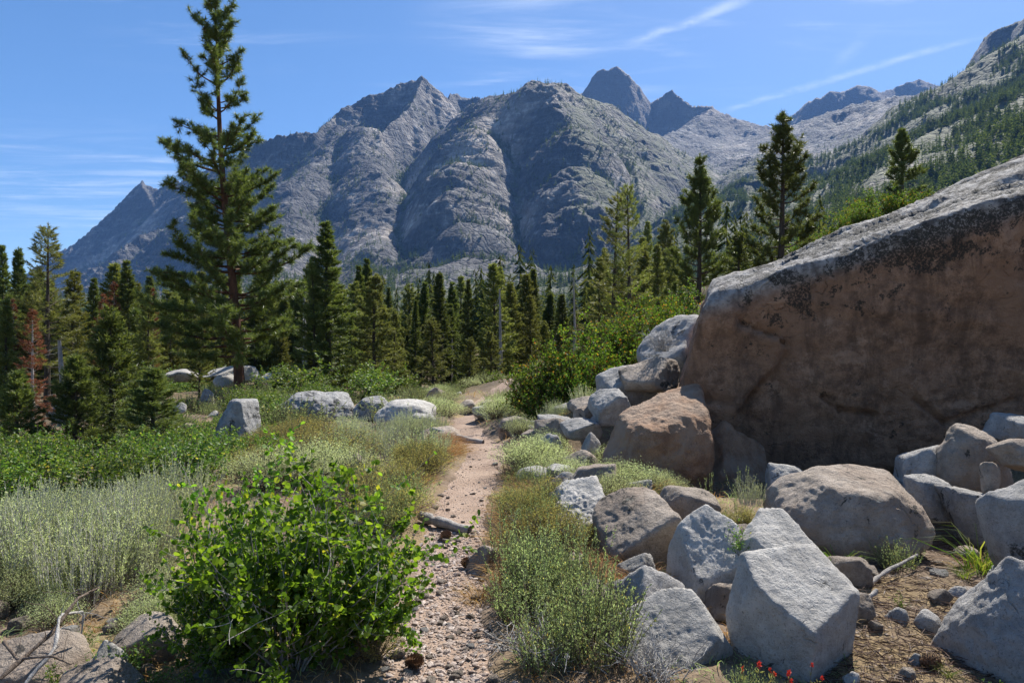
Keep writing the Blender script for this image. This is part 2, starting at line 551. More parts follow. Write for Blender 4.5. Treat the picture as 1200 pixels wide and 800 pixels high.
def mat_rockface():
    m, t = mat_new('mountain_granite')
    g = t.n('ShaderNodeNewGeometry')
    P = g.outputs['Position']
    nz = t.n('ShaderNodeSeparateXYZ', None, Vector=g.outputs['Normal']).outputs[2]
    big = t.noise(P, 1 / 260.0, 5, 0.6)
    mid = t.noise(P, 1 / 38.0, 6, 0.68)
    fin = t.noise(P, 1 / 7.0, 5, 0.7)
    st = t.n('ShaderNodeMapping', None, Vector=P, Rotation=(0.25, 0.3, 0), Scale=(1 / 14.0, 1 / 14.0, 1 / 120.0))
    streak = t.noise(st.outputs[0], 1.0, 5, 0.65, 0.6)
    sl = t.n('ShaderNodeMapping', None, Vector=P, Rotation=(0.5, -0.45, 0.2), Scale=(1 / 150.0, 1 / 60.0, 1 / 20.0))
    slab = t.noise(sl.outputs[0], 1.0, 5, 0.65, 0.8)
    tone = t.math('ADD', t.math('MULTIPLY', slab, 0.32), t.math('ADD', t.math('MULTIPLY', streak, 0.38), t.math('ADD', t.math('MULTIPLY', mid, 0.18), t.math('MULTIPLY', fin, 0.12))))
    tone = t.math('ADD', tone, t.math('MULTIPLY', t.math('SUBTRACT', big, 0.5), 0.5))
    c = t.cramp(tone, [(0.38, (0.035, 0.035, 0.038)), (0.48, (0.06, 0.059, 0.06)), (0.56, (0.125, 0.122, 0.119)), (0.65, (0.46, 0.44, 0.415))])
    # joints: thin dark lines, steep and slanting
    jm = t.n('ShaderNodeMapping', None, Vector=P, Rotation=(0.35, -0.5, 0.3), Scale=(1 / 48.0, 1 / 48.0, 1 / 300.0))
    jd = t.n('ShaderNodeVectorMath', {'operation': 'ADD'}, i0=jm.outputs[0], i1=t.n('ShaderNodeTexNoise', None, Vector=P, Scale=1 / 60.0, Detail=4.0).outputs[1])
    jv = t.n('ShaderNodeTexVoronoi', {'feature': 'DISTANCE_TO_EDGE'}, Vector=jd.outputs[0], Scale=1.0)
    joint = t.math('SUBTRACT', 1.0, t.ramp(jv.outputs['Distance'], 0.0, 0.07))
    c = t.mix(t.math('MULTIPLY', t.math('MULTIPLY', joint, t.ramp(big, 0.42, 0.62)), 0.5), c, (0.035, 0.036, 0.038))
    c = t.mix(t.math('MULTIPLY', t.ramp(big, 0.5, 0.66), 0.45), c, (0.36, 0.29, 0.225))
    # far crags are darker and browner rock
    y = t.n('ShaderNodeSeparateXYZ', None, Vector=P).outputs[1]
    crag = t.math('MULTIPLY', t.ramp(y, 3900, 4300), 0.6)
    c = t.mix(crag, c, (0.16, 0.125, 0.098))
    # brush and dwarf trees on ledges and gentler ground
    vn = t.noise(P, 1 / 55.0, 6, 0.7)
    cover = t.n('ShaderNodeAttribute', {'attribute_name': 'cover'}).outputs['Fac']
    vn = t.math('ADD', t.math('MULTIPLY', vn, 0.7), t.math('MULTIPLY', t.noise(P, 1 / 14.0, 4, 0.7), 0.3))
    veg = t.math('MULTIPLY', t.ramp(nz, 0.42, 0.72), t.ramp(t.math('ADD', vn, t.math('MULTIPLY', cover, 0.22)), 0.53, 0.62))
    vegc = t.mix(t.noise(P, 1 / 5.0, 4, 0.7), (0.022, 0.034, 0.014), (0.115, 0.125, 0.05))
    c = t.mix(t.math('MULTIPLY', veg, 0.85), c, vegc)
    h = t.math('ADD', t.math('MULTIPLY', mid, 7.0), t.math('ADD', t.math('MULTIPLY', streak, 8.0), t.math('ADD', t.math('MULTIPLY', fin, 1.6), t.math('MULTIPLY', slab, 8.0))))
    h = t.math('SUBTRACT', h, t.math('MULTIPLY', joint, 2.2))
    vo = t.n('ShaderNodeTexVoronoi', {'feature': 'DISTANCE_TO_EDGE'}, Vector=P, Scale=1 / 30.0)
    h = t.math('ADD', h, t.math('MULTIPLY', t.ramp(vo.outputs['Distance'], 0.0, 0.12), 2.0))
    b = t.n('ShaderNodeBump', None, Strength=1.0, Distance=1.0, Height=h)
    bs = t.n('ShaderNodeBsdfPrincipled', None, Base_Color=c, Roughness=0.85, Normal=b.outputs[0])
    t.set(bs, 'Specular IOR Level', 0.3)
    t.n('ShaderNodeOutputMaterial', None, Surface=bs.outputs[0])
    return m


M_ROCKFACE = mat_rockface()
TER = {}


def build_terrain():
    u = np.concatenate([np.linspace(-1.5, -0.86, 50)[:-1], np.linspace(-0.86, 0.86, 1180), np.linspace(0.86, 1.5, 50)[1:]])
    y = np.concatenate([np.geomspace(48, 1250, 170)[:-1], np.linspace(1250, 2950, 400)[:-1], np.linspace(2950, 5900, 260)])
    U, Y = np.meshgrid(u, y)
    X = U * Y
    Z = terrain_z(X.ravel(), Y.ravel()).reshape(X.shape)
    # meets the near ground a little below it
    near = gz(X[:60], Y[:60], fine=False) - 1.0
    bl = smooth(Y[:60], 62, 120)
    Z[:60] = near * (1 - bl) + Z[:60] * bl
    Q = np.stack([X, Y, Z], -1).reshape(-1, 3).astype(np.float32)
    amp = (smooth(Q[:, 1], 900, 1500) * (1.5 + 10.0 * smooth(fbm(Q / 260.0 + 77, 3), 0.0, 0.4)))[:, None]
    D = np.stack([fbm(Q / 46.0 + k * 41, 4, 0.6) for k in range(3)], -1)
    V = Q + amp * D
    a = Acc().add(V, grid_faces(len(y), len(u)))
    me = a.mesh('mountains', M_ROCKFACE, True)
    # plant cover: the valley floor and the forested right wall, little on the bare massif
    def blur(a, n):
        k = np.ones(n) / n
        a = np.apply_along_axis(lambda r: np.convolve(np.pad(r, n // 2, 'edge'), k, 'valid')[:len(r)], 1, a)
        return np.apply_along_axis(lambda r: np.convolve(np.pad(r, n // 2, 'edge'), k, 'valid')[:len(r)], 0, a)
    hollow = (blur(Z, 31) - blur(Z, 5)) / (0.02 * Y)
    TER['H'] = np.clip(hollow, -1, 1)[1:-1, 1:-1]
    hol = smooth(hollow, 0.08, 0.5).ravel() * (Y.ravel() > 1150) * (Y.ravel() < 3200)
    xv, yv = V[:, 0], V[:, 1]
    cover = np.maximum(1 - smooth(yv, 600, 1500), smooth(xv, 60, 260) * (1 - smooth(yv, 1900, 3000) * 0.8)) - 0.25
    cover = np.maximum(cover, 0.85 * hol - 0.25)
    me.attributes.new('cover', 'FLOAT', 'POINT').data.foreach_set('value', cover.astype(np.float32))
    TER['C'] = cover.reshape(len(y), len(u))[1:-1, 1:-1]
    tag(link('mountains', me), kind='structure')
    G = V.reshape(len(y), len(u), 3)
    du = G[1:-1, 2:] - G[1:-1, :-2]
    dv = G[2:, 1:-1] - G[:-2, 1:-1]
    N = np.cross(du, dv)
    N /= np.linalg.norm(N, axis=-1, keepdims=True)
    TER['P'], TER['N'], TER['U'] = G[1:-1, 1:-1], N, U[1:-1, 1:-1]
    TER['A'] = np.linalg.norm(np.cross(du, dv), axis=-1) / 4


build_terrain()
# ------------------------------------------------------------------ boulders
def mat_granite(name, base, dark, lich=0.3, stain=None, warm=0.0, rough_bump=1.0, use_attr=False):
    """coarse speckled granite; lichen and water stains keep their own shapes"""
    m, t = mat_new(name)
    P = t.n('ShaderNodeTexCoord').outputs['Object']
    inf = t.n('ShaderNodeObjectInfo')
    off = t.n('ShaderNodeVectorMath', {'operation': 'ADD'}, i0=P, i1=inf.outputs['Location'])
    P = off.outputs[0]
    sp = t.noise(P, 75.0, 3, 0.8)
    sp2 = t.noise(P, 190.0, 2, 0.8)
    md = t.noise(P, 7.0, 6, 0.68)
    bg_ = t.noise(P, 1.6, 4, 0.6)
    c = t.mix(t.ramp(md, 0.3, 0.7), dark, base)
    c = t.mix(t.math('MULTIPLY', t.ramp(sp, 0.54, 0.66), 0.55), c, tuple(v * 0.35 for v in dark))
    c = t.mix(t.math('MULTIPLY', t.ramp(sp2, 0.55, 0.7), 0.35), c, (0.62, 0.60, 0.57))
    if stain:
        c = t.mix(t.math('MULTIPLY', t.ramp(bg_, 0.45, 0.62), 0.8), c, stain)
    # black lichen in ragged patches
    ln = t.noise(P, 3.2, 7, 0.72, 0.4)
    lm = t.ramp(ln, 0.66 - 0.12 * lich, 0.70 - 0.12 * lich)
    lm = t.math('MULTIPLY', lm, t.ramp(t.noise(P, 30.0, 4, 0.7), 0.36, 0.5))
    if use_attr:
        at = t.n('ShaderNodeAttribute', {'attribute_name': 'lichen'}).outputs['Fac']
        l2 = t.noise(P, 3.6, 8, 0.74, 0.3)
        lm = t.math('MULTIPLY', t.ramp(t.math('ADD', l2, t.math('MULTIPLY', at, 0.22)), 0.61, 0.645), t.ramp(t.noise(P, 38.0, 4, 0.75), 0.40, 0.50))
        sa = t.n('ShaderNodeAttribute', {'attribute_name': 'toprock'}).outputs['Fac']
        sm_ = t.n('ShaderNodeMapping', None, Vector=P, Rotation=(0, 0.35, 0), Scale=(3.2, 3.2, 0.45))
        sk = t.ramp(t.noise(sm_.outputs[0], 1.0, 7, 0.7, 0.5), 0.48, 0.66)
        c = t.mix(t.math('MULTIPLY', sk, 0.72), c, (0.13, 0.078, 0.05))
        pk = t.ramp(t.noise(P, 2.1, 7, 0.75, 0.3), 0.56, 0.64)
        c = t.mix(t.math('MULTIPLY', pk, 0.4), c, (0.58, 0.38, 0.26))
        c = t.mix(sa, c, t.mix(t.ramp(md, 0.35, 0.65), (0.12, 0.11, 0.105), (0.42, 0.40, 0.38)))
    c = t.mix(t.math('MULTIPLY', lm, 0.88), c, (0.025, 0.026, 0.022))
    # pale crust lichen
    pl = t.math('MULTIPLY', t.ramp(t.noise(P, 5.5, 6, 0.75), 0.64, 0.68), 0.5 * min(1.0, lich + 0.2))
    c = t.mix(pl, c, (0.40, 0.41, 0.33))
    hv = t.n('ShaderNodeHueSaturation', None, Value=t.math('ADD', 0.86, t.math('MULTIPLY', inf.outputs['Random'], 0.28)), Color=c)
    # hairline cracks
    cv = t.n('ShaderNodeTexVoronoi', {'feature': 'DISTANCE_TO_EDGE'}, Scale=1.0, Vector=t.n('ShaderNodeVectorMath', {'operation': 'ADD'},
             i0=t.n('ShaderNodeVectorMath', {'operation': 'MULTIPLY'}, i0=P, i1=(1.7, 1.7, 2.6)).outputs[0], i1=t.n('ShaderNodeTexNoise', None, Vector=P, Scale=3.0, Detail=5.0).outputs[1]).outputs[0])
    crk = t.math('MULTIPLY', t.math('SUBTRACT', 1.0, t.ramp(cv.outputs['Distance'], 0.0, 0.018)), t.ramp(bg_, 0.56, 0.66))
    pit = t.noise(P, 24.0, 6, 0.72)
    h = t.math('ADD', t.math('MULTIPLY', md, 0.6), t.math('ADD', t.math('MULTIPLY', pit, 0.5), t.math('SUBTRACT', t.math('MULTIPLY', sp, 0.16), t.math('MULTIPLY', crk, 0.4))))
    b = t.n('ShaderNodeBump', None, Strength=1.0, Distance=0.075 * rough_bump, Height=h)
    bs = t.n('ShaderNodeBsdfPrincipled', None, Base_Color=hv.outputs[0], Roughness=0.82, Normal=b.outputs[0])
    t.set(bs, 'Specular IOR Level', 0.35)
    t.n('ShaderNodeOutputMaterial', None, Surface=bs.outputs[0])
    return m


G_WHITE = mat_granite('pale_granite', (0.48, 0.455, 0.415), (0.30, 0.283, 0.257), 0.45, None, rough_bump=0.6)
G_GREY = mat_granite('grey_granite', (0.42, 0.40, 0.375), (0.235, 0.225, 0.212), 0.45)
G_TAN = mat_granite('tan_granite', (0.44, 0.365, 0.295), (0.245, 0.198, 0.155), 0.6, (0.29, 0.22, 0.165))
G_ORANGE = mat_granite('orange_stained_granite', (0.46, 0.27, 0.155), (0.27, 0.145, 0.08), 0.2, (0.44, 0.32, 0.23))
G_BIG = mat_granite('brown_stained_granite', (0.44, 0.255, 0.152), (0.155, 0.086, 0.052), 0.1, (0.33, 0.19, 0.115), rough_bump=1.3, use_attr=True)
G_LICHEN = mat_granite('lichen_spotted_granite', (0.40, 0.39, 0.375), (0.21, 0.205, 0.20), 0.9)

_ico = {}


def ico(level):
    """unit sphere directions and triangles"""
    if level not in _ico:
        import bmesh
        bm = bmesh.new()
        bmesh.ops.create_icosphere(bm, subdivisions=level, radius=1.0)
        v = np.array([x.co[:] for x in bm.verts])
        f = np.array([[x.index for x in q.verts] for q in bm.faces])
        bm.free()
        _ico[level] = (v / np.linalg.norm(v, axis=1, keepdims=True), f)
    return _ico[level]


def poly_radius(d, planes, sharp):
    """radius of a rounded convex body cut by the planes, along directions d"""
    r = np.zeros(len(d))
    for n, dist in planes:
        n = np.array(n, float)
        n /= np.linalg.norm(n)
        r += np.maximum(d @ n, 0) ** sharp / dist ** sharp
    return np.maximum(r, 1e-280) ** (-1.0 / sharp)


def random_planes(rng, k=8, flat=1.0):
    P = []
    for n in ((1, 0, 0), (-1, 0, 0), (0, 1, 0), (0, -1, 0), (0, 0, 1), (0, 0, -1)):
        v = np.array(n) + rng.normal(size=3) * 0.22
        P.append((v, 1.0 * rng.uniform(0.85, 1.1)))
    for _ in range(k + 8):
        v = rng.normal(size=3)
        v[2] *= flat
        P.append((v, rng.uniform(0.95, 1.25)))
    return P


def rock_verts(size, planes, seed, sharp=30, level=5, rough=0.04, pits=0.012):
    """rock of the given (x, y, z) size, its base at z = 0"""
    d, f = ico(level)
    d2 = d + 0.055 * np.stack([fbm(d * 2.6 + seed * 3.1 + k * 9, 4, 0.6) for k in range(3)], -1)
    r = poly_radius(d2 / np.linalg.norm(d2, axis=1, keepdims=True), planes, sharp)
    v = d * r[:, None]
    lo, hi = v.min(0), v.max(0)
    size = np.array(size, float)
    v = (v - (lo + hi) / 2) / (hi - lo) * size
    s = float(size.mean())
    q = v / s + seed * 7.13
    n = d / np.linalg.norm(d, axis=1, keepdims=True)
    disp = rough * s * (fbm(q * 2.2, 4, 0.5) + 0.35 * fbm(q * 5.0, 4, 0.55, ridged=True) - 0.2)
    disp += pits * s * fbm(q * 16, 3, 0.6)
    v = v + n * disp[:, None]
    lo, hi = v.min(0), v.max(0)
    v = (v - (lo + hi) / 2) / (hi - lo) * size
    v[:, 2] += size[2] / 2
    return v, f


def rock_object(name, loc, size, planes, seed, mat, rotz=0.0, **kw):
    v, f = rock_verts(size, planes, seed, **kw)
    me = Acc().add(v, f).mesh(name, mat, True)
    o = link(name, me, None, loc)
    o.rotation_euler = (0, 0, rotz)
    return o


ROCKS = []      # (x, y, radius) of what stands on the ground, so that plants keep off


def px_rock(name, box, Y, thick, mat, label, cat='boulder', planes=None, seed=1, sink=0.12, base=None, **kw):
    """a boulder whose visible outline fills the photo box (x0, x1, y0, y1) at depth Y"""
    x0, x1, y0, y1 = box
    a, b = W(x0, y0, Y), W(x1, y1, Y)
    w_, h_ = b[0] - a[0], a[2] - b[2]
    hh = h_ * (1 + sink)
    rng = np.random.default_rng(seed)
    if planes is None:
        planes = random_planes(rng)
    else:
        planes = planes + [(rng.normal(size=3), rng.uniform(0.93, 1.08)) for _ in range(12)]
    loc = ((a[0] + b[0]) / 2, Y, b[2] - h_ * sink)
    o = rock_object(name, loc, (w_, w_ * thick, hh), planes, seed, mat, **kw)
    tag(o, label, cat)
    ROCKS.append((loc[0], Y, w_ * 0.5))
    return o


B = 1.0
CUBE = [((0.04, -0.40, 0.92), .70), ((-0.80, -0.62, -0.05), .80), ((0.66, -0.74, -0.16), .80), ((-0.5, 0.85, 0.1), .9), ((0.9, 0.45, -0.05), .86),
        ((0, 0, -1), .9), ((-0.95, -0.1, 0.35), .98)]
SLABV = [((-0.26, -0.50, 0.86), .50), ((0.62, -0.78, -0.18), .80), ((-0.9, -0.3, -0.3), .9), ((0.3, 0.9, 0.3), .9), ((0.9, 0.3, 0.3), .95), ((0, 0, -1), .8), ((-.5, .7, .6), .95)]
WHITE = [((-0.16, -0.52, 0.86), .50), ((0.05, -0.97, 0.02), .82), ((-0.93, -0.2, 0.1), .85), ((0.9, -0.3, 0.25), .85), ((0, 1, 0.2), .9), ((0, 0, -1), .8), ((.5, .3, .8), .9)]
WHITE2 = [((0.02, -0.50, 0.88), .60), ((-0.80, -0.55, 0.22), .74), ((0.45, -0.85, -0.05), .85), ((0.85, 0.1, 0.45), .82), ((0, 1, 0.2), .9), ((0, 0, -1), .8)]
LEAN = [((-0.1, -0.2, 1), .78), ((-0.52, -0.36, 0.78), .68), ((0.2, -0.95, -0.35), .75), ((0.85, 0.1, 0.5), .8), ((-0.9, -0.2, 0.0), .95), ((0, 1, 0.3), .9), ((0, 0, -1), .8)]
DOME = [((.12, -.25, 1), .80), ((-.55, -.75, .45), .86), ((.5, -.8, .3), .84), ((-.75, -.2, .6), .9), ((.7, -.3, .62), .9), ((0, -.95, .3), .9), ((0, .95, .3), .9), ((-1, 0, 0), 1), ((1, 0, 0), 1), ((0, 0, -1), .8), ((.3, -.6, .75), .92), ((-.4, -.8, .4), .95)]
PEAK = [((-.78, -.3, .5), .62), ((.5, -.62, .58), .62), ((0.1, .8, .5), .8), ((0, -1, -.1), .9), ((1, 0, 0), 1), ((-1, 0, 0), 1), ((0, 0, -1), .8)]
SHARD = [((-.55, -.4, .73), .5), ((.75, -.6, .1), .6), ((.1, .9, .3), .8), ((-1, 0, -.2), 1), ((1, 0, 0), 1), ((0, 0, -1), .8), ((0.2, 0, 1), .95)]

# foreground at the right
px_rock('boulder', (857, 1003, 648, 800), 3.45, 0.95, G_WHITE, 'square cut pale granite block with flat sunlit top, red wildflowers in front', planes=CUBE, seed=3, sharp=60, level=6, rough=0.014, pits=0.005)
px_rock('boulder', (706, 866, 697, 815), 3.5, 0.85, G_WHITE, 'pale granite slab tilted towards the trail with black shaded end', planes=SLABV, seed=4, sharp=46, level=6, rough=0.02, pits=0.006)
px_rock('boulder', (711, 806, 662, 745), 3.95, 0.9, G_GREY, 'small pointed blue grey rock behind the tilted slab', planes=PEAK, seed=5, sharp=22, level=5, rough=0.04)
px_rock('boulder', (788, 886, 596, 716), 4.35, 0.9, G_WHITE, 'bright white flat topped rock with pinkish broken front face', planes=WHITE, seed=6, sharp=44, level=6, rough=0.022, pits=0.006)
px_rock('boulder', (858, 985, 604, 700), 4.15, 0.9, G_WHITE, 'white ridged rock directly behind the square granite block', planes=WHITE2, seed=7, sharp=40, level=6, rough=0.025, pits=0.006)
px_rock('boulder', (697, 812, 577, 672), 5.15, 1.0, G_TAN, 'low tan rock sloping left with its end in the boulder shadow', planes=LEAN, seed=8, sharp=20, level=6, rough=0.03, pits=0.008)
px_rock('boulder', (770, 838, 568, 625), 5.75, 1.0, G_TAN, 'low brown rock in the shade just under the giant boulder', planes=None, seed=81, sharp=21, level=5, rough=0.03)
px_rock('boulder', (633, 733, 562, 645), 5.75, 0.9, G_WHITE, 'pockmarked whitish boulder beside the sage along the trail', planes=[((-.15, -.55, .82), .62), ((-.72, -.3, .62), .78), ((0, -.98, .1), .86), ((.9, -.1, .3), .9), ((-1, 0, 0), 1), ((0, 1, .2), .9), ((0, 0, -1), .8)], seed=9, sharp=16, level=6, rough=0.035, pits=0.03)
px_rock('boulder', (909, 1077, 549, 648), 5.3, 0.8, G_TAN, 'rounded tan and white boulder at the shadow edge below the giant', planes=DOME, seed=10, sharp=22, level=6, rough=0.04, pits=0.008)
px_rock('boulder', (1122, 1290, 655, 830), 3.3, 0.9, G_GREY, 'grey lumpy boulder cut off by the lower right corner of the photo', planes=[((-.6, -.4, .68), .8), ((-.25, -.62, .74), .82), ((-.95, -.2, .1), .92), ((0, -1, .1), .95), ((.3, .3, .9), .9), ((0, 1, 0), 1), ((1, 0, 0), 1), ((0, 0, -1), .8)], seed=11, sharp=22, level=6, rough=0.05, pits=0.01)
px_rock('boulder', (1168, 1270, 552, 672), 4.3, 0.9, G_GREY, 'dark upright rock with steep shaded face at the right margin', planes=[((-.85, -.5, .15), .8), ((-.3, -.2, .93), .85), ((.2, -.95, 0), .9), ((1, 0, 0), 1), ((0, 1, 0), 1), ((0, 0, -1), .8)], seed=12, sharp=18, level=5, rough=0.03)
px_rock('boulder', (1101, 1178, 497, 578), 6.1, 0.9, G_TAN, 'large rounded brown rock in shade at right of the giant boulder', planes=DOME, seed=13, sharp=19, level=5, rough=0.05)
px_rock('boulder', (1048, 1118, 520, 600), 6.4, 0.9, G_GREY, 'shaded grey rock wedged between the giant boulder and a rounded brown one', seed=14, sharp=22, level=5)
px_rock('boulder', (1163, 1235, 512, 556), 5.6, 0.9, G_TAN, 'tan rock perched on the shaded pile at the right margin', seed=15, sharp=21, level=5)
px_rock('boulder', (1160, 1240, 484, 520), 6.4, 0.9, G_GREY, 'dark rock topmost of the shaded pile at the right margin', seed=16, sharp=21, level=5)
px_rock('boulder', (1114, 1190, 572, 630), 5.4, 1.0, G_GREY, 'shaded grey rock behind the tuft of tall green blades', seed=17, sharp=22, level=5)
px_rock('boulder', (1060, 1120, 556, 604), 5.75, 0.9, G_GREY, 'small shaded rock beside the tan and white boulder', seed=18, sharp=21, level=5)
px_rock('boulder', (1150, 1172, 540, 575), 5.5, 0.9, G_TAN, 'small tan stone jammed in the shaded rock pile', seed=181, sharp=21, level=4)
# under and left of the giant
px_rock('boulder', (700, 836, 452, 582), 7.75, 0.8, G_ORANGE, 'orange stained boulder with pale sunlit top holding up the giant', planes=[((-.22, -.30, 1), .74), ((-.05, -.97, -.08), .76), ((-.80, -.45, .30), .86), ((1, -.1, .0), .9), ((-.6, -.5, -.6), .95), ((.5,-.7,-.3),.9), ((0, 1, 0), 1), ((0, 0, -1), .9), ((.2, -.8, .55), .88)], seed=19, sharp=14, level=6, rough=0.055, pits=0.008)
px_rock('boulder', (800, 900, 492, 588), 8.15, 0.8, G_ORANGE, 'dark orange rock in deep shade underneath the giant', planes=PEAK, seed=20, sharp=21, level=5, rough=0.05)
px_rock('boulder', (748, 842, 368, 440), 11.0, 0.8, G_GREY, 'pale grey slab boulder beside the manzanita left of the giant', planes=SHARD, seed=21, sharp=16, level=5, rough=0.04)
px_rock('boulder', (700, 772, 428, 470), 9.8, 0.9, G_GREY, 'grey slab resting above the orange boulder on the talus', planes=LEAN, seed=22, sharp=16, level=5, rough=0.05)
px_rock('boulder', (728, 800, 418, 456), 9.3, 0.9, G_TAN, 'brown leaning slab against the left end of the giant', planes=SHARD, seed=23, sharp=16, level=5, rough=0.05)
px_rock('boulder', (690, 742, 455, 494), 9.0, 0.9, G_GREY, 'layered grey slab just left of the orange boulder', planes=LEAN, seed=24, sharp=18, level=5, rough=0.05)
px_rock('boulder', (668, 716, 464, 486), 10.4, 0.9, G_TAN, 'flat tan slab on the talus below the manzanita', planes=LEAN, seed=25, sharp=18, level=5)
px_rock('boulder', (657, 706, 490, 512), 8.9, 0.9, G_GREY, 'low flat grey rock left of the orange boulder foot', planes=LEAN, seed=26, sharp=18, level=5)
px_rock('boulder', (624, 660, 508, 548), 8.7, 0.8, G_GREY, 'narrow slanting dark grey rock beside the trail shrubs', planes=SHARD, seed=27, sharp=20, level=5)
px_rock('boulder', (604, 650, 546, 582), 7.4, 0.9, G_WHITE, 'small rounded white rock nearest the trail on its right', planes=DOME, seed=28, sharp=14, level=5)
px_rock('boulder', (645, 684, 552, 580), 7.1, 0.9, G_GREY, 'small grey rock touching the pockmarked whitish boulder', planes=PEAK, seed=29, sharp=16, level=5)
px_rock('boulder', (660, 702, 528, 560), 7.9, 0.9, G_TAN, 'brown angular rock at the foot of the orange boulder', planes=SHARD, seed=30, sharp=18, level=5)
px_rock('boulder', (680, 704, 506, 534), 8.4, 0.9, G_GREY, 'little grey wedge against the orange boulder', planes=PEAK, seed=31, sharp=18, level=4)
px_rock('boulder', (545, 583, 640, 690), 4.9, 0.8, G_TAN, 'half buried tan rock at the right edge of the trail', planes=SHARD, seed=32, sharp=18, level=5)
px_rock('boulder', (645, 700, 650, 690), 4.75, 0.9, G_TAN, 'low rock among sage below the pockmarked boulder', planes=LEAN, seed=33, sharp=18, level=5)
# left bank
px_rock('boulder', (322, 418, 458, 494), 15.5, 0.8, G_LICHEN, 'broad rounded lichen spotted boulder on the left bank', planes=DOME, seed=40, sharp=20, level=6, rough=0.06)
px_rock('boulder', (252, 303, 467, 528), 12.5, 0.8, G_LICHEN, 'tall leaning lichen spotted boulder below the big pine', planes=[((-.7, -.3, .6), .75), ((.85, -.2, .3), .8), ((.1, -.95, .2), .85), ((0, 0, 1), .95), ((0, 1, 0), 1), ((0, 0, -1), .9)], seed=41, sharp=22, level=5, rough=0.06)
px_rock('boulder', (205, 254, 521, 558), 10.4, 0.9, G_LICHEN, 'dark and white boulder sitting in green shrubs left of the bush', planes=DOME, seed=42, sharp=20, level=5, rough=0.06)
px_rock('boulder', (392, 442, 532, 585), 7.6, 0.6, G_TAN, 'upright angular slab with flat shaded face in the brush', planes=[((.45, -.87, .1), .5), ((-.7, -.1, .7), .7), ((.6, 0, .8), .75), ((0, 1, 0), .8), ((-1, 0, 0), 1), ((1, 0, 0), 1), ((0, 0, -1), .9)], seed=43, sharp=30, level=5, rough=0.015)
px_rock('boulder', (414, 458, 464, 490), 15.2, 0.8, G_LICHEN, 'dark topped boulder next to a whiter one on the left bank', planes=DOME, seed=44, sharp=20, level=5, rough=0.06)
px_rock('boulder', (440, 510, 468, 500), 14.4, 0.8, G_WHITE, 'smooth whitish boulder above the pale grass stand', planes=DOME, seed=45, sharp=18, level=5, rough=0.05)
px_rock('boulder', (490, 552, 500, 526), 11.2, 0.8, G_TAN, 'long low pale rock ending at the trail edge', planes=LEAN, seed=46, sharp=14, level=5)
px_rock('boulder', (477, 512, 484, 502), 13.2, 0.8, G_WHITE, 'flat white rock behind the long low pale one', planes=DOME, seed=47, sharp=21, level=5)
px_rock('boulder', (536, 564, 468, 486), 20, 0.8, G_TAN, 'tan rock left of the far bend of the trail', planes=LEAN, seed=48, sharp=14, level=4)
px_rock('boulder', (562, 584, 468, 490), 18, 0.8, G_TAN, 'brown rock right of the far bend of the trail', seed=49, sharp=14, level=4)
px_rock('boulder', (582, 626, 464, 484), 22, 0.7, G_GREY, 'grey rock showing under the far end of manzanita', planes=DOME, seed=50, sharp=14, level=4)
px_rock('boulder', (528, 556, 514, 528), 11.0, 0.8, G_TAN, 'small rock step beside the trail', planes=LEAN, seed=51, sharp=16, level=4)
px_rock('boulder', (233, 250, 455, 475), 21, 0.8, G_GREY, 'grey rock in front of the big pine trunk', planes=PEAK, seed=52, sharp=14, level=4)
px_rock('boulder', (204, 219, 471, 483), 17, 0.8, G_WHITE, 'small white rock left of the big pine', planes=PEAK, seed=53, sharp=14, level=4)
px_rock('boulder', (238, 300, 428, 446), 27, 0.8, G_WHITE, 'sunlit white slab behind the big pine', planes=SHARD, seed=54, sharp=16, level=5)
px_rock('boulder', (190, 236, 432, 446), 29, 0.8, G_WHITE, 'distant white slab behind the small firs', planes=LEAN, seed=55, sharp=16, level=4)
px_rock('boulder', (300, 345, 436, 452), 30, 0.8, G_WHITE, 'white slab seen in the gap right of the big pine', planes=LEAN, seed=56, sharp=16, level=4)
px_rock('boulder', (58, 92, 472, 492), 20, 0.8, G_WHITE, 'pale rock under the dead brown fir', planes=LEAN, seed=57, sharp=16, level=4)
px_rock('boulder', (250, 275, 438, 452), 24.5, 0.8, G_WHITE, 'small white rock touching the big pine trunk', planes=DOME, seed=58, sharp=21, level=4)
# lower left corner
px_rock('boulder', (-30, 105, 748, 830), 3.35, 0.8, G_TAN, 'flat pinkish rock under bleached twigs in the lower left corner', planes=[((-.05, -.35, .93), .7), ((0, -1, .1), .9), ((1, 0, .1), .95), ((-1, 0, 0), 1), ((0, 1, 0), 1), ((0, 0, -1), .9), ((.6, -.3, .7), .9)], seed=60, sharp=20, level=6, rough=0.03)
px_rock('boulder', (98, 148, 750, 800), 3.3, 0.8, G_WHITE, 'pointed white rock beside the flat pinkish one', planes=PEAK, seed=61, sharp=18, level=5)
px_rock('boulder', (55, 170, 782, 830), 3.0, 0.8, G_TAN, 'flat rock with black lichen spots along the bottom edge', planes=LEAN, seed=62, sharp=20, level=6, rough=0.025)
px_rock('boulder', (128, 216, 722, 775), 3.6, 0.8, G_TAN, 'smooth pale rock half under the leafy green bush', planes=LEAN, seed=63, sharp=14, level=5, rough=0.03)
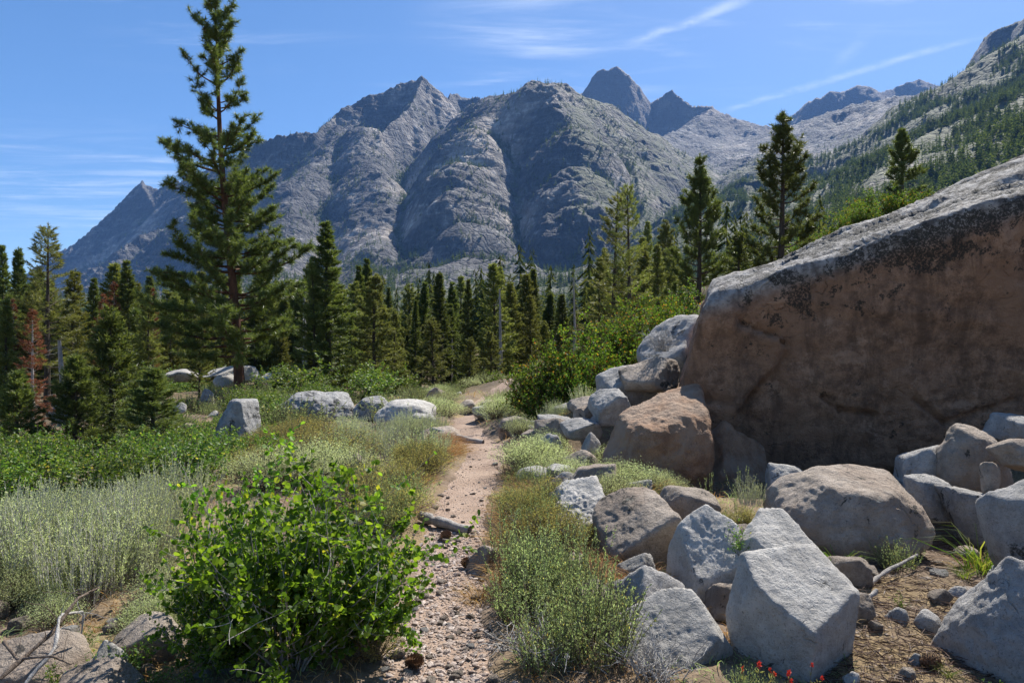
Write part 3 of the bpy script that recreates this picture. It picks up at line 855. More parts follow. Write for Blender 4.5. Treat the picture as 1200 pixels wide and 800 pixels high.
# stones on the litter patch at the right
for i, (bx, Y_, mt, lb) in enumerate([
        ((1038, 1072, 714, 756), 3.75, G_GREY, 'small dark wedge stone on the needle litter'),
        ((1073, 1106, 716, 752), 3.72, G_GREY, 'small grey rounded stone on the needle litter'),
        ((1064, 1096, 700, 714), 4.1, G_TAN, 'flat reddish stone on the needle litter'),
        ((1112, 1138, 688, 714), 4.15, G_WHITE, 'thin white stone standing on the needle litter'),
        ((1128, 1150, 688, 710), 4.2, G_TAN, 'brown stone beside a thin white one on the litter'),
        ((1160, 1184, 662, 680), 4.5, G_WHITE, 'little pale stone under the dark upright rock'),
        ((1066, 1082, 766, 790), 3.3, G_GREY, 'speckled cobble near the lower edge of the litter'),
        ((1054, 1074, 782, 800), 3.2, G_TAN, 'brown cobble at the lower edge of the litter'),
        ((1078, 1096, 676, 688), 4.5, G_TAN, 'flat tan chip on the shaded litter'),
        ((990, 1010, 788, 808), 3.15, G_WHITE, 'pale chip below the square granite block'),
        ((1120, 1146, 640, 652), 4.9, G_TAN, 'dim flat stone at the foot of the shaded pile')]):
    px_rock('stone', bx, Y_, 0.9, mt, lb, 'stone', planes=[SHARD, DOME, LEAN][i % 3], seed=70 + i, sharp=18, level=4, sink=0.05)


# the giant boulder
def build_giant():
    c = np.array([5.6, 10.4, 1.5])

    def pl(n, p):
        n = np.array(n, float)
        n /= np.linalg.norm(n)
        return (n, float(n @ (np.array(p) - c)))
    topn = np.array([-0.336, -0.196, 0.92])
    planes = [pl((-0.13, -0.965, -0.20), (4.2, 8.3, 2.6)),
              pl(topn, (3.4, 8.9, 2.56)),
              pl((-0.93, 0.26, 0.30), (2.12, 8.6, 1.1)),
              pl((-0.60, -0.35, -0.72), (2.75, 8.35, 0.38)),
              pl((-0.88, 0.2, -0.25), (2.07, 8.5, 0.95)),
              pl((0.05, 0.98, 0.2), (5, 13.6, 1.5)),
              pl((1, -0.1, 0.1), (10.8, 10, 1.5)),
              pl((0, 0, -1), (5, 10, -0.7)),
              pl((-0.6, -0.62, 0.5), (2.62, 8.5, 2.05)),
              pl((-0.30, 0.55, 0.62), (5.3, 9.7, 3.42)),
              pl((0.1, -0.6, -0.8), (4.6, 8.5, 0.15))]
    d, f = ico(7)
    r = poly_radius(d, planes, 75)
    v = c + d * r[:, None]
    # broad swells, then layered ledges on the top slab that run up the slope
    q = v * 1.0
    n1 = fbm(q * 0.55 + 3, 4)
    v = v + d * (0.13 * n1)[:, None]
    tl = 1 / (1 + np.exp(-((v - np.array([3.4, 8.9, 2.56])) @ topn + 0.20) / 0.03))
    e1 = np.array([0.93, -0.10, 0.33]); e2 = np.cross(topn, e1)
    la = np.stack([(v @ e1) * 0.35, (v @ e2) * 3.4, (v @ topn) * 2.0], -1)
    led = fbm(la, 5, 0.55) + 0.5 * fbm(la * 2.3 + 5, 3, ridged=True)
    v = v + topn * (0.11 * tl * led)[:, None]
    fr = 1 - tl
    v = v + d * (fr * (0.05 * fbm(q * 1.9, 5, 0.58) + 0.03 * fbm(q * np.array([0.8, 1, 2.6]) * 1.3 + 9, 4, ridged=True) + 0.014 * fbm(q * 9, 3)))[:, None]
    # exfoliation crack on the front: a plate's edge, left side proud
    cr = np.array([W(872, 378, 8.4), W(900, 388, 8.35), (W(926, 396, 8.3)), W(932, 410, 8.3), W(922, 432, 8.3), W(904, 452, 8.35), W(888, 470, 8.4), W(880, 492, 8.4)])
    front = (v[:, 1] < 9.2) & (v[:, 0] < 5)
    vx, vz = v[:, 0], v[:, 2]
    best = np.full(len(v), 9.0)
    wig = 0.03 * fbm(q * 6, 3)
    for a, b in zip(cr[:-1], cr[1:]):
        ab = np.array([b[0] - a[0], b[2] - a[2]])
        t = np.clip(((vx - a[0]) * ab[0] + (vz - a[2]) * ab[1]) / (ab @ ab), 0, 1)
        best = np.minimum(best, np.hypot(vx - a[0] - t * ab[0], vz - a[2] - t * ab[1]))
    best = np.abs(best + wig)
    g = np.exp(-(best / 0.035) ** 2) * front
    v[:, 1] += 0.13 * g
    inside = (np.exp(-np.clip(best - 0.03, 0, 9) / 0.35)) * front * (vx < np.interp(vz, cr[::-1, 2], cr[::-1, 0]))
    v[:, 1] -= 0.13 * inside
    # second, lower crack
    for pts in ([(985, 468), (1010, 486), (1050, 490)], [(1090, 470), (1130, 500), (1200, 470)], [(830, 470), (870, 476)]):
        P3 = [W(a, b, 8.2) for a, b in pts]
        for a, b in zip(P3[:-1], P3[1:]):
            ab = np.array([b[0] - a[0], b[2] - a[2]])
            t = np.clip(((vx - a[0]) * ab[0] + (vz - a[2]) * ab[1]) / (ab @ ab), 0, 1)
            dd = np.abs(np.hypot(vx - a[0] - t * ab[0], vz - a[2] - t * ab[1]) + wig)
            v[:, 1] += 0.10 * np.exp(-(dd / 0.035) ** 2) * (v[:, 1] < 9)
    me = Acc().add(v - np.array([5.6, 10.4, 0]), f).mesh('giant_boulder', G_BIG, True)
    # lichen grows in a belt below the upper edge of the front
    h = (v - np.array([3.4, 8.9, 2.56])) @ topn
    lich = np.exp(-np.clip(-h - 0.12, 0, 9) / 0.55) * (h < 0.05) * smooth(v[:, 0], 2.3, 3.6)
    lich = lich * (0.75 + 0.7 * fbm(q * 0.9 + 20, 2))
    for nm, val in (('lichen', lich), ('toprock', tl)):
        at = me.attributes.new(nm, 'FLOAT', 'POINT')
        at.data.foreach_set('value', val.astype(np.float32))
    o = link('giant_boulder', me, None, (5.6, 10.4, 0))
    tag(o, 'giant brown overhanging boulder with black lichen and sunlit slab top', 'boulder')
    for x, y, r_ in ((3.5, 10, 1.6), (5, 10.5, 2.2), (7, 10.5, 2.4), (9, 10.5, 2.4), (3, 9.3, 1)):
        ROCKS.append((x, y, r_))


build_giant()

# the tumble of smaller broken blocks on the talus
BRK = []
for i in range(9):
    rg = np.random.default_rng(900 + i)
    BRK.append(Acc().add(*rock_verts((1, rg.uniform(0.65, 1.0), rg.uniform(0.45, 0.8)), random_planes(rg, 6), 900 + i, sharp=34, level=5, rough=0.03)).mesh('broken_rock', (G_GREY, G_WHITE, G_TAN)[i % 3], True))


def tumble(n, pxr, Yr, sr, label, group, seed, keep=None):
    rg = np.random.default_rng(seed)
    k = 0
    for _ in range(n * 14):
        if k >= n:
            break
        px, Y = rg.uniform(*pxr), math.exp(rg.uniform(math.log(Yr[0]), math.log(Yr[1])))
        x = (px - 600) / 800 * Y
        s = sr[0] * (sr[1] / sr[0]) ** (rg.uniform() ** 1.5)
        if float(trail_d(np.array([x]), np.array([Y]))[0]) < 1.5 or any((x - a) ** 2 + (Y - b) ** 2 < (0.75 * (r + s * 0.5)) ** 2 for a, b, r in ROCKS):
            continue
        if keep and not keep(px, Y):
            continue
        o = link('broken_rock', BRK[int(rg.integers(9))], None, (x, Y, gz1(x, Y) - 0.16 * s))
        o.rotation_euler = (rg.normal() * 0.25, rg.normal() * 0.25, rg.uniform(0, 6.28))
        o.scale = (s, s, s)
        tag(o, label, 'rock', group)
        ROCKS.append((x, Y, s * 0.45))
        k += 1


tumble(46, (600, 815), (6.6, 11.5), (0.18, 0.62), 'angular broken rock in the talus left of the giant boulder', 'broken rocks of the talus left of the giant', 61, lambda px, Y: px > 600 + 10 * (11 - Y))
tumble(22, (900, 1240), (5.4, 7.2), (0.25, 0.65), 'shaded angular rock in the pile under the right end of the giant', 'shaded rocks under the giant', 62)
tumble(34, (690, 1030), (3.8, 5.9), (0.10, 0.42), 'angular stone wedged between the pale granite blocks', 'stones wedged between the granite blocks', 63)
tumble(14, (960, 1220), (3.2, 5.2), (0.05, 0.15), 'small angular stone on the needle litter', 'small stones on the needle litter', 64)
tumble(24, (140, 640), (14, 26), (0.25, 0.8), 'pale angular rock on the bank before the wood', 'rocks on the bank before the wood', 65)
tumble(10, (-20, 240), (3.1, 4.2), (0.08, 0.22), 'small rock in the lower left corner', 'small rocks of the lower left corner', 66)
# ------------------------------------------------------------------ plant materials
def mat_leaf(name, stops, transl=0.45, rough=0.45, coat=0.25, tcol=None):
    """thin leaf: each leaf its own tint, light passes through"""
    m, t = mat_new(name)
    rnd = t.n('ShaderNodeNewGeometry').outputs['Random Per Island']
    c = t.cramp(rnd, stops)
    inf = t.n('ShaderNodeObjectInfo').outputs['Random']
    c = t.n('ShaderNodeHueSaturation', None, Hue=t.math('ADD', 0.485, t.math('MULTIPLY', inf, 0.03)),
            Value=t.math('ADD', 0.74, t.math('MULTIPLY', inf, 0.5)), Color=c).outputs[0]
    bs = t.n('ShaderNodeBsdfPrincipled', None, Base_Color=c, Roughness=rough)
    t.set(bs, 'Specular IOR Level', coat)
    tc = t.mix(1.0, c, tcol or (1.5, 1.45, 0.55), 'MULTIPLY')
    tr = t.n('ShaderNodeBsdfTranslucent', None, Color=tc)
    mx = t.n('ShaderNodeMixShader', None, Fac=transl, i1=bs.outputs[0], i2=tr.outputs[0])
    t.n('ShaderNodeOutputMaterial', None, Surface=mx.outputs[0])
    return m


def mat_bark(name, a, b, scale=9.0):
    m, t = mat_new(name)
    P = t.n('ShaderNodeTexCoord').outputs['Object']
    mp_ = t.n('ShaderNodeMapping', None, Vector=P, Scale=(1, 1, 0.22))
    n = t.noise(mp_.outputs[0], scale, 6, 0.7)
    c = t.cramp(n, [(0.3, a), (0.65, b)])
    bp = t.n('ShaderNodeBump', None, Strength=0.8, Distance=0.04, Height=n)
    bs = t.n('ShaderNodeBsdfPrincipled', None, Base_Color=c, Roughness=0.9, Normal=bp.outputs[0])
    t.set(bs, 'Specular IOR Level', 0.2)
    t.n('ShaderNodeOutputMaterial', None, Surface=bs.outputs[0])
    return m


L_ASPEN = mat_leaf('bright_round_leaf', [(0.0, (0.05, 0.115, 0.016)), (0.55, (0.10, 0.205, 0.026)), (0.97, (0.20, 0.32, 0.045)), (1.0, (0.36, 0.34, 0.05))], 0.6, 0.5, 0.3)
L_GREEN = mat_leaf('green_shrub_leaf', [(0.0, (0.053, 0.112, 0.022)), (0.6, (0.112, 0.188, 0.042)), (0.95, (0.210, 0.270, 0.075)), (1.0, (0.390, 0.330, 0.120))], 0.45)
L_MANZ = mat_leaf('manzanita_leaf', [(0.0, (0.045, 0.10, 0.02)), (0.5, (0.085, 0.165, 0.03)), (0.86, (0.15, 0.225, 0.045)), (0.95, (0.28, 0.20, 0.05)), (1.0, (0.36, 0.13, 0.035))], 0.5, 0.6, 0.15)
L_SAGE = mat_leaf('sage_leaf', [(0.0, (0.30, 0.34, 0.16)), (0.5, (0.50, 0.54, 0.29)), (1.0, (0.66, 0.68, 0.45))], 0.55, 0.9, 0.05, (1.05, 1.1, 0.78))
L_SAGEG = mat_leaf('green_sage_leaf', [(0.0, (0.15, 0.205, 0.09)), (0.5, (0.30, 0.36, 0.17)), (0.94, (0.43, 0.47, 0.26)), (1.0, (0.60, 0.46, 0.10))], 0.55, 0.9, 0.05, (1.05, 1.12, 0.75))
L_OLIVE = mat_leaf('olive_bush_leaf', [(0.0, (0.14, 0.145, 0.06)), (0.5, (0.27, 0.265, 0.11)), (0.9, (0.40, 0.37, 0.16)), (1.0, (0.48, 0.33, 0.13))], 0.5, 0.8, 0.1, (1.25, 1.2, 0.7))
L_STRAW = mat_leaf('straw_blade', [(0.0, (0.240, 0.144, 0.066)), (0.5, (0.396, 0.252, 0.120)), (1.0, (0.540, 0.384, 0.204))], 0.4, 0.7, 0.1, (1.2, 1.0, 0.7))
L_GRASS = mat_leaf('green_blade', [(0.0, (0.06, 0.11, 0.02)), (0.6, (0.13, 0.19, 0.04)), (1.0, (0.30, 0.30, 0.10))], 0.45, 0.6, 0.2)
L_PINE = mat_leaf('pine_needle', [(0.0, (0.055, 0.08, 0.026)), (0.5, (0.105, 0.14, 0.042)), (1.0, (0.19, 0.22, 0.07))], 0.42, 0.4, 0.35, (1.3, 1.3, 0.6))
L_FIR = mat_leaf('fir_needle', [(0.0, (0.045, 0.068, 0.024)), (0.5, (0.095, 0.122, 0.04)), (1.0, (0.19, 0.21, 0.07))], 0.45, 0.5, 0.3, (1.3, 1.3, 0.6))
L_FIRLT = mat_leaf('light_conifer_needle', [(0.0, (0.09, 0.11, 0.03)), (0.5, (0.17, 0.19, 0.06)), (1.0, (0.28, 0.28, 0.10))], 0.45, 0.5, 0.25, (1.25, 1.25, 0.6))
L_DEAD = mat_leaf('dead_needle', [(0.0, (0.126, 0.056, 0.031)), (0.6, (0.238, 0.105, 0.056)), (1.0, (0.364, 0.196, 0.112))], 0.35, 0.8, 0.1, (1.2, 1.0, 0.8))
B_RED = mat_bark('red_pine_bark', (0.03, 0.018, 0.013), (0.15, 0.072, 0.042), 7)
B_DARK = mat_bark('dark_bark', (0.028, 0.022, 0.018), (0.10, 0.078, 0.06), 8)
B_GREY = mat_bark('weathered_wood', (0.16, 0.145, 0.13), (0.40, 0.37, 0.34), 14)
B_TWIG = mat_bark('twig_bark', (0.08, 0.055, 0.04), (0.24, 0.19, 0.15), 30)
B_SILVER = mat_bark('bleached_twig', (0.28, 0.26, 0.24), (0.52, 0.50, 0.47), 30)
L_FAR = mat_leaf('far_conifer', [(0.0, (0.035, 0.055, 0.022)), (0.5, (0.07, 0.092, 0.036)), (1.0, (0.13, 0.15, 0.055))], 0.4, 1.0, 0.0, (1.2, 1.2, 0.6))
M_CONE = mat_bark('cone_scale', (0.12, 0.07, 0.04), (0.36, 0.22, 0.13), 60)


def mat_plain(name, c, rough=0.6, transl=0.3):
    m, t = mat_new(name)
    bs = t.n('ShaderNodeBsdfPrincipled', None, Base_Color=(*c, 1), Roughness=rough)
    tr = t.n('ShaderNodeBsdfTranslucent', None, Color=(*c, 1))
    mx = t.n('ShaderNodeMixShader', None, Fac=transl, i1=bs.outputs[0], i2=tr.outputs[0])
    t.n('ShaderNodeOutputMaterial', None, Surface=mx.outputs[0])
    return m


M_REDFLOWER = mat_plain('red_petal', (0.62, 0.045, 0.025))
M_YELFLOWER = mat_plain('yellow_petal', (0.65, 0.42, 0.03))


# ------------------------------------------------------------------ plant shapes (numpy)
def unit(v):
    return v / np.maximum(np.linalg.norm(v, axis=-1, keepdims=True), 1e-9)


def tube(acc, pts, r0, r1, sides=5):
    pts = np.asarray(pts, float)
    n = len(pts)
    tan = unit(np.gradient(pts, axis=0))
    ref = np.where(np.abs(tan[:, 2:3]) > 0.9, np.array([[1.0, 0, 0]]), np.array([[0, 0, 1.0]]))
    a = unit(np.cross(tan, ref)); b = np.cross(tan, a)
    rr = (np.linspace(r0, r1, n) if np.isscalar(r0) else np.asarray(r0))[:, None, None]
    th = np.linspace(0, 2 * np.pi, sides, endpoint=False)
    ring = pts[:, None, :] + rr * (np.cos(th)[None, :, None] * a[:, None, :] + np.sin(th)[None, :, None] * b[:, None, :])
    i = np.arange(n - 1)[:, None] * sides + np.arange(sides)[None, :]
    j = np.arange(n - 1)[:, None] * sides + (np.arange(sides)[None, :] + 1) % sides
    acc.add(ring, np.stack([i, j, j + sides, i + sides], -1).reshape(-1, 4))


LEAF6 = (np.array([(0, 0, 0), (0.28, 0.42, 0.07), (0.72, 0.46, 0.09), (1, 0, 0.0), (0.72, -0.46, 0.09), (0.28, -0.42, 0.07)]), np.array([(0, 3, 2, 1), (0, 5, 4, 3)]))
OVAL = (np.array([(0, 0, 0), (0.45, 0.26, 0.04), (1, 0, 0), (0.45, -0.26, 0.04)]), np.array([(0, 1, 2, 3)]))


def leaves(acc, B, D, N, L, shape=LEAF6, width=1.0):
    tpl, fc = shape
    B = np.asarray(B); D = unit(np.asarray(D)); S = unit(np.cross(D, N)); U = np.cross(S, D)
    L = np.asarray(L)[:, None, None]
    v = B[:, None, :] + L * (tpl[None, :, 0:1] * D[:, None, :] + width * tpl[None, :, 1:2] * S[:, None, :] + tpl[None, :, 2:3] * U[:, None, :])
    k = np.arange(len(B))[:, None, None] * len(tpl)
    acc.add(v, (fc[None] + k).reshape(-1, fc.shape[1]))


def needles(acc, B, D, L, Wd, rng):
    """single thin triangles"""
    D = unit(D)
    S = unit(np.cross(D, rng.normal(size=D.shape)))
    Wd = np.broadcast_to(np.asarray(Wd, float), (len(B),))[:, None]
    L = np.broadcast_to(np.asarray(L, float), (len(B),))[:, None]
    v = np.stack([B - S * Wd / 2, B + S * Wd / 2, B + D * L], 1)
    acc.add(v, np.arange(len(B) * 3).reshape(-1, 3))


def blades(acc, B, D, L, Wd, bend, rng):
    """bent grass blades of two quads and a tip"""
    D = unit(D)
    n = len(B)
    S = unit(np.cross(D, rng.normal(size=D.shape)))
    out = unit(D * np.array([1, 1, 0.0]) + 1e-6)
    L = L[:, None]; Wd = Wd[:, None]
    p1 = B + D * L * 0.4
    p2 = B + D * L * 0.75 + out * L * bend * 0.35 - np.array([0, 0, 1]) * L * bend * 0.12
    p3 = B + D * L * 0.95 + out * L * bend * 0.9 - np.array([0, 0, 1]) * L * bend * 0.5
    v = np.stack([B - S * Wd / 2, B + S * Wd / 2, p1 - S * Wd * .45, p1 + S * Wd * .45, p2 - S * Wd * .3, p2 + S * Wd * .3, p3], 1)
    k = np.arange(n)[:, None] * 7
    acc.add(v, np.concatenate([k + np.array([[0, 1, 3, 2]]), k + np.array([[2, 3, 5, 4]])]))
    m = len(acc.v) - 1
    acc.f.append((k + np.array([[4, 5, 6]])) + acc.n - 7 * n)


def curve(p, d, length, n, wob, rng, lift=0.0):
    """wandering line from p along d"""
    pts = [np.array(p, float)]
    d = unit(np.array(d, float))
    for _ in range(n):
        d = unit(d + rng.normal(size=3) * wob + np.array([0, 0, lift]))
        pts.append(pts[-1] + d * length / n)
    return np.array(pts)


def sample_line(pts, t):
    t = np.clip(t, 0, 1) * (len(pts) - 1)
    i = np.minimum(t.astype(int), len(pts) - 2)
    f = (t - i)[:, None]
    return pts[i] * (1 - f) + pts[i + 1] * f, unit(pts[i + 1] - pts[i])


def make_leafy(seed, nst, h, spread, leaf, nleaf, shape=LEAF6, width=1.0, twig=3, r0=0.007, lift=0.08, up=0.75, jit=1.0):
    """many stemmed shrub with separate leaves; returns (stems, foliage)"""
    rng = np.random.default_rng(seed)
    st, fo = Acc(), Acc()
    B, D, N, L = [], [], [], []

    def dress(pts, n, t0):
        t = rng.uniform(t0, 1.0, n)
        p, tg = sample_line(pts, t)
        d = unit(rng.normal(size=(n, 3)) + tg * 0.5 + np.array([0, 0, 0.1]))
        B.append(p + d * leaf * 0.3 * rng.uniform(0.2, 1, (n, 1))); D.append(d)
        N.append(unit(rng.normal(size=(n, 3)) * 0.75 + np.array([0.2, 0.35, 0.85])))
        L.append(leaf * rng.uniform(0.6, 1.25, n))
    per = max(1, int(nleaf / (nst * (twig * 2 + 1))))
    for _ in range(nst):
        a = rng.uniform(0, 2 * np.pi)
        k = rng.uniform(0, 1) ** 0.7
        d = np.array([math.cos(a) * spread * k, math.sin(a) * spread * k, up])
        ln = h * rng.uniform(0.65, 1.12) * (1.0 if k < 0.6 else 0.85)
        p0 = np.array([math.cos(a), math.sin(a), 0]) * 0.08 * h * rng.uniform(0, 1)
        pts = curve(p0, d, ln, 9, 0.13 * jit, rng, lift)
        tube(st, pts, r0 * h, r0 * h * 0.25, 5)
        dress(pts, per, 0.16)
        for _ in range(twig * 2):
            q, tg = sample_line(pts, np.array([rng.uniform(0.2, 0.95)]))
            dd = unit(tg[0] * 0.6 + rng.normal(size=3) * 0.7 + np.array([0, 0, 0.15]))
            tp = curve(q[0], dd, h * rng.uniform(0.12, 0.34), 5, 0.2, rng, 0.05)
            tube(st, tp, r0 * h * 0.4, r0 * h * 0.14, 4)
            dress(tp, per, 0.1)
    leaves(fo, np.concatenate(B), np.concatenate(D), np.concatenate(N), np.concatenate(L), shape, width)
    return st, fo


def make_sage(seed, nst, h, rad_, lf=0.02, per=34, lean=0.35, wide=0.55, upper=0.3):
    """clump of upright stems set with small narrow leaves"""
    rng = np.random.default_rng(seed)
    st, fo = Acc(), Acc()
    B, D = [], []
    for _ in range(nst):
        a = rng.uniform(0, 2 * np.pi)
        k = math.sqrt(rng.uniform())
        p0 = np.array([math.cos(a) * rad_ * k * 0.6, math.sin(a) * rad_ * k * 0.6, -0.02])
        d = np.array([math.cos(a) * lean * k, math.sin(a) * lean * k, 1]) + rng.normal(size=3) * 0.10
        pts = curve(p0, d, h * rng.uniform(0.5, 1.1) * (1 - 0.25 * k), 6, 0.08, rng, 0.06)
        tube(st, pts, 0.0028, 0.0012, 3)
        n = int(per * rng.uniform(0.7, 1.2))
        t = rng.uniform(upper * rng.uniform(0.3, 1), 1.0, n)
        p, tg = sample_line(pts, t)
        B.append(p); D.append(unit(tg * 1.1 + rng.normal(size=(n, 3)) * 0.6))
    B = np.concatenate(B); D = np.concatenate(D)
    leaves(fo, B, D, rng.normal(size=B.shape), lf * rng.uniform(0.6, 1.3, len(B)), OVAL, wide)
    return st, fo


def make_low_bush(seed, ntw, r, h, lf, nleaf, gap=0.25):
    """cushion bush: twigs fan out from the base to a domed top of tiny leaves"""
    rng = np.random.default_rng(seed)
    st, fo = Acc(), Acc()
    B, D = [], []
    per = int(nleaf / ntw)
    for _ in range(ntw):
        a = rng.uniform(0, 2 * np.pi)
        k = rng.uniform() ** 0.6
        e = np.array([math.cos(a) * r * k, math.sin(a) * r * k, h * math.sqrt(max(0.05, 1 - 0.8 * k * k)) * rng.uniform(0.72, 1.12)])
        mid = e * 0.5 + rng.normal(size=3) * 0.06 * r
        mid[2] = max(mid[2], 0.02)
        pts = np.array([np.array([0, 0, -0.02]) + 0.1 * r * rng.normal(size=3) * np.array([1, 1, 0]), mid, e])
        tube(st, pts, 0.005, 0.0015, 3)
        t = 1 - (1 - gap) * rng.uniform(0, 1, per) ** 1.7 * 0.75
        p, tg = sample_line(pts, t)
        B.append(p + rng.normal(size=(per, 3)) * 0.07 * r); D.append(unit(tg * 0.4 + rng.normal(size=(per, 3)) * 0.7 + np.array([0, 0, 0.35])))
    B = np.concatenate(B); D = np.concatenate(D)
    leaves(fo, B, D, rng.normal(size=B.shape), lf * rng.uniform(0.6, 1.3, len(B)), OVAL, 0.8)
    return st, fo


def make_twiggy(seed, n, r, h):
    rng = np.random.default_rng(seed)
    st = Acc()
    for _ in range(n):
        a = rng.uniform(0, 2 * np.pi)
        d = np.array([math.cos(a) * rng.uniform(0.2, 1.1), math.sin(a) * rng.uniform(0.2, 1.1), 1])
        pts = curve((rng.normal() * r * .15, rng.normal() * r * .15, -0.02), d, h * rng.uniform(0.5, 1.1), 6, 0.22, rng)
        tube(st, pts, 0.005, 0.0016, 4)
        for _ in range(5):
            q, tg = sample_line(pts, np.array([rng.uniform(0.2, 1)]))
            tube(st, curve(q[0], tg[0] + rng.normal(size=3) * 0.8, h * rng.uniform(0.12, 0.35), 4, 0.25, rng), 0.0024, 0.001, 3)
    return st


def make_tuft(seed, n, r, h, wd=0.006, bend=0.6, spread=0.55):
    rng = np.random.default_rng(seed)
    a = rng.uniform(0, 2 * np.pi, n); k = rng.uniform(0, 1, n)
    B = np.stack([np.cos(a) * r * k, np.sin(a) * r * k, np.full(n, -0.01)], -1)
    D = np.stack([np.cos(a) * spread * k, np.sin(a) * spread * k, np.ones(n)], -1) + rng.normal(size=(n, 3)) * 0.22
    ac = Acc()
    blades(ac, B, D, h * rng.uniform(0.45, 1.1, n), wd * rng.uniform(0.6, 1.3, n), bend, rng)
    return ac


# conifers, height 1 in mesh units is scaled by size; built at true metres
def make_pine(seed, H, crown0, rmax, profile, ntuft=10, nl=0.19, nw=0.014, per=30, whorl=0.42, up=0.25, r0=0.016, lean=(0, 0), branch_gap=0.12, skew=None, fuller=0.0):
    """long needled pine: branch ends carry bottle brush tufts"""
    rng = np.random.default_rng(seed)
    tr, fo = Acc(), Acc()
    zz = np.linspace(-0.4, H, 26)
    tx = lean[0] * (zz / H) + 0.06 * np.sin(zz * 0.5 + seed)
    ty = lean[1] * (zz / H) + 0.06 * np.cos(zz * 0.43 + seed)
    rr = r0 * H * (1 - np.clip(zz, 0, H) / H) ** 0.85 + 0.012
    rr = rr * (1 + 0.35 * np.exp(-np.clip(zz, 0, 9) / 0.35))
    tube(tr, np.stack([tx, ty, zz], -1), rr, 0, 12)
    NB, ND = [], []
    z = H * crown0
    while z < H * 0.985:
        s = (z / H - crown0) / (1 - crown0)
        k = rng.integers(3, 6)
        a0 = rng.uniform(0, 2 * np.pi)
        for j in range(k):
            if rng.uniform() < branch_gap * (1 - 0.7 * (fuller > 0 and s < 0.45)):
                continue
            a = a0 + j * 2 * np.pi / k + rng.normal() * 0.25
            Lb = rmax * profile(s) * rng.uniform(0.55, 1.12)
            if skew:
                Lb *= skew(a, s)
            pz = z + rng.normal() * 0.08
            p0 = np.array([np.interp(pz, zz, tx), np.interp(pz, zz, ty), pz])
            rise = (-0.25 + 0.75 * s) if s < 0.7 else 0.45
            pts = curve(p0, (math.cos(a), math.sin(a), rise), Lb, 7, 0.10, rng, up * 0.35)
            tube(tr, pts, 0.010 + 0.016 * Lb, 0.006, 4)
            nt = max(4, int(ntuft * (Lb / rmax) * 1.5 * (1 + fuller * (s < 0.45))) + 2)
            t = np.concatenate([[1.0], rng.uniform(0.26 if Lb > 0.8 else 0.15, 1.0, nt - 1)])
            q, tg = sample_line(pts, t)
            side = rng.normal(size=(nt, 3)) * np.array([1, 1, 0.6])
            dt = unit(tg * 0.7 + side * 0.8 + np.array([0, 0, up]))
            ext = np.where(t < 1.0, rng.uniform(0.05, 0.34, nt) * min(1.0, Lb), 0.0)[:, None]
            e = q + dt * ext
            for qq, ee, x in zip(q, e, ext[:, 0]):
                if x > 0.16:
                    tube(tr, np.array([qq, (qq + ee) / 2 + rng.normal(size=3) * 0.02, ee]), 0.006, 0.004, 3)
            # needles: brush along the last 15 cm of the shoot
            b = np.repeat(e, per, 0) - np.repeat(dt, per, 0) * rng.uniform(0, 0.16, (nt * per, 1))
            dn = unit(np.repeat(dt, per, 0) * 0.55 + rng.normal(size=(nt * per, 3)) * 0.75)
            NB.append(b); ND.append(dn)
        z += whorl * rng.uniform(0.6, 1.2) * (1 - 0.45 * s) * (1 - 0.3 * (fuller > 0 and s < 0.45))
    # leader
    b = np.repeat(np.array([[tx[-1], ty[-1], H]]), 60, 0) - np.array([0, 0, 1]) * rng.uniform(0, 0.5, (60, 1))
    NB.append(b); ND.append(unit(rng.normal(size=(60, 3)) * 0.6 + np.array([0, 0, 0.7])))
    NB = np.concatenate(NB); ND = np.concatenate(ND)
    needles(fo, NB, ND, nl * rng.uniform(0.7, 1.2, len(NB)), nw, rng)
    return tr, fo


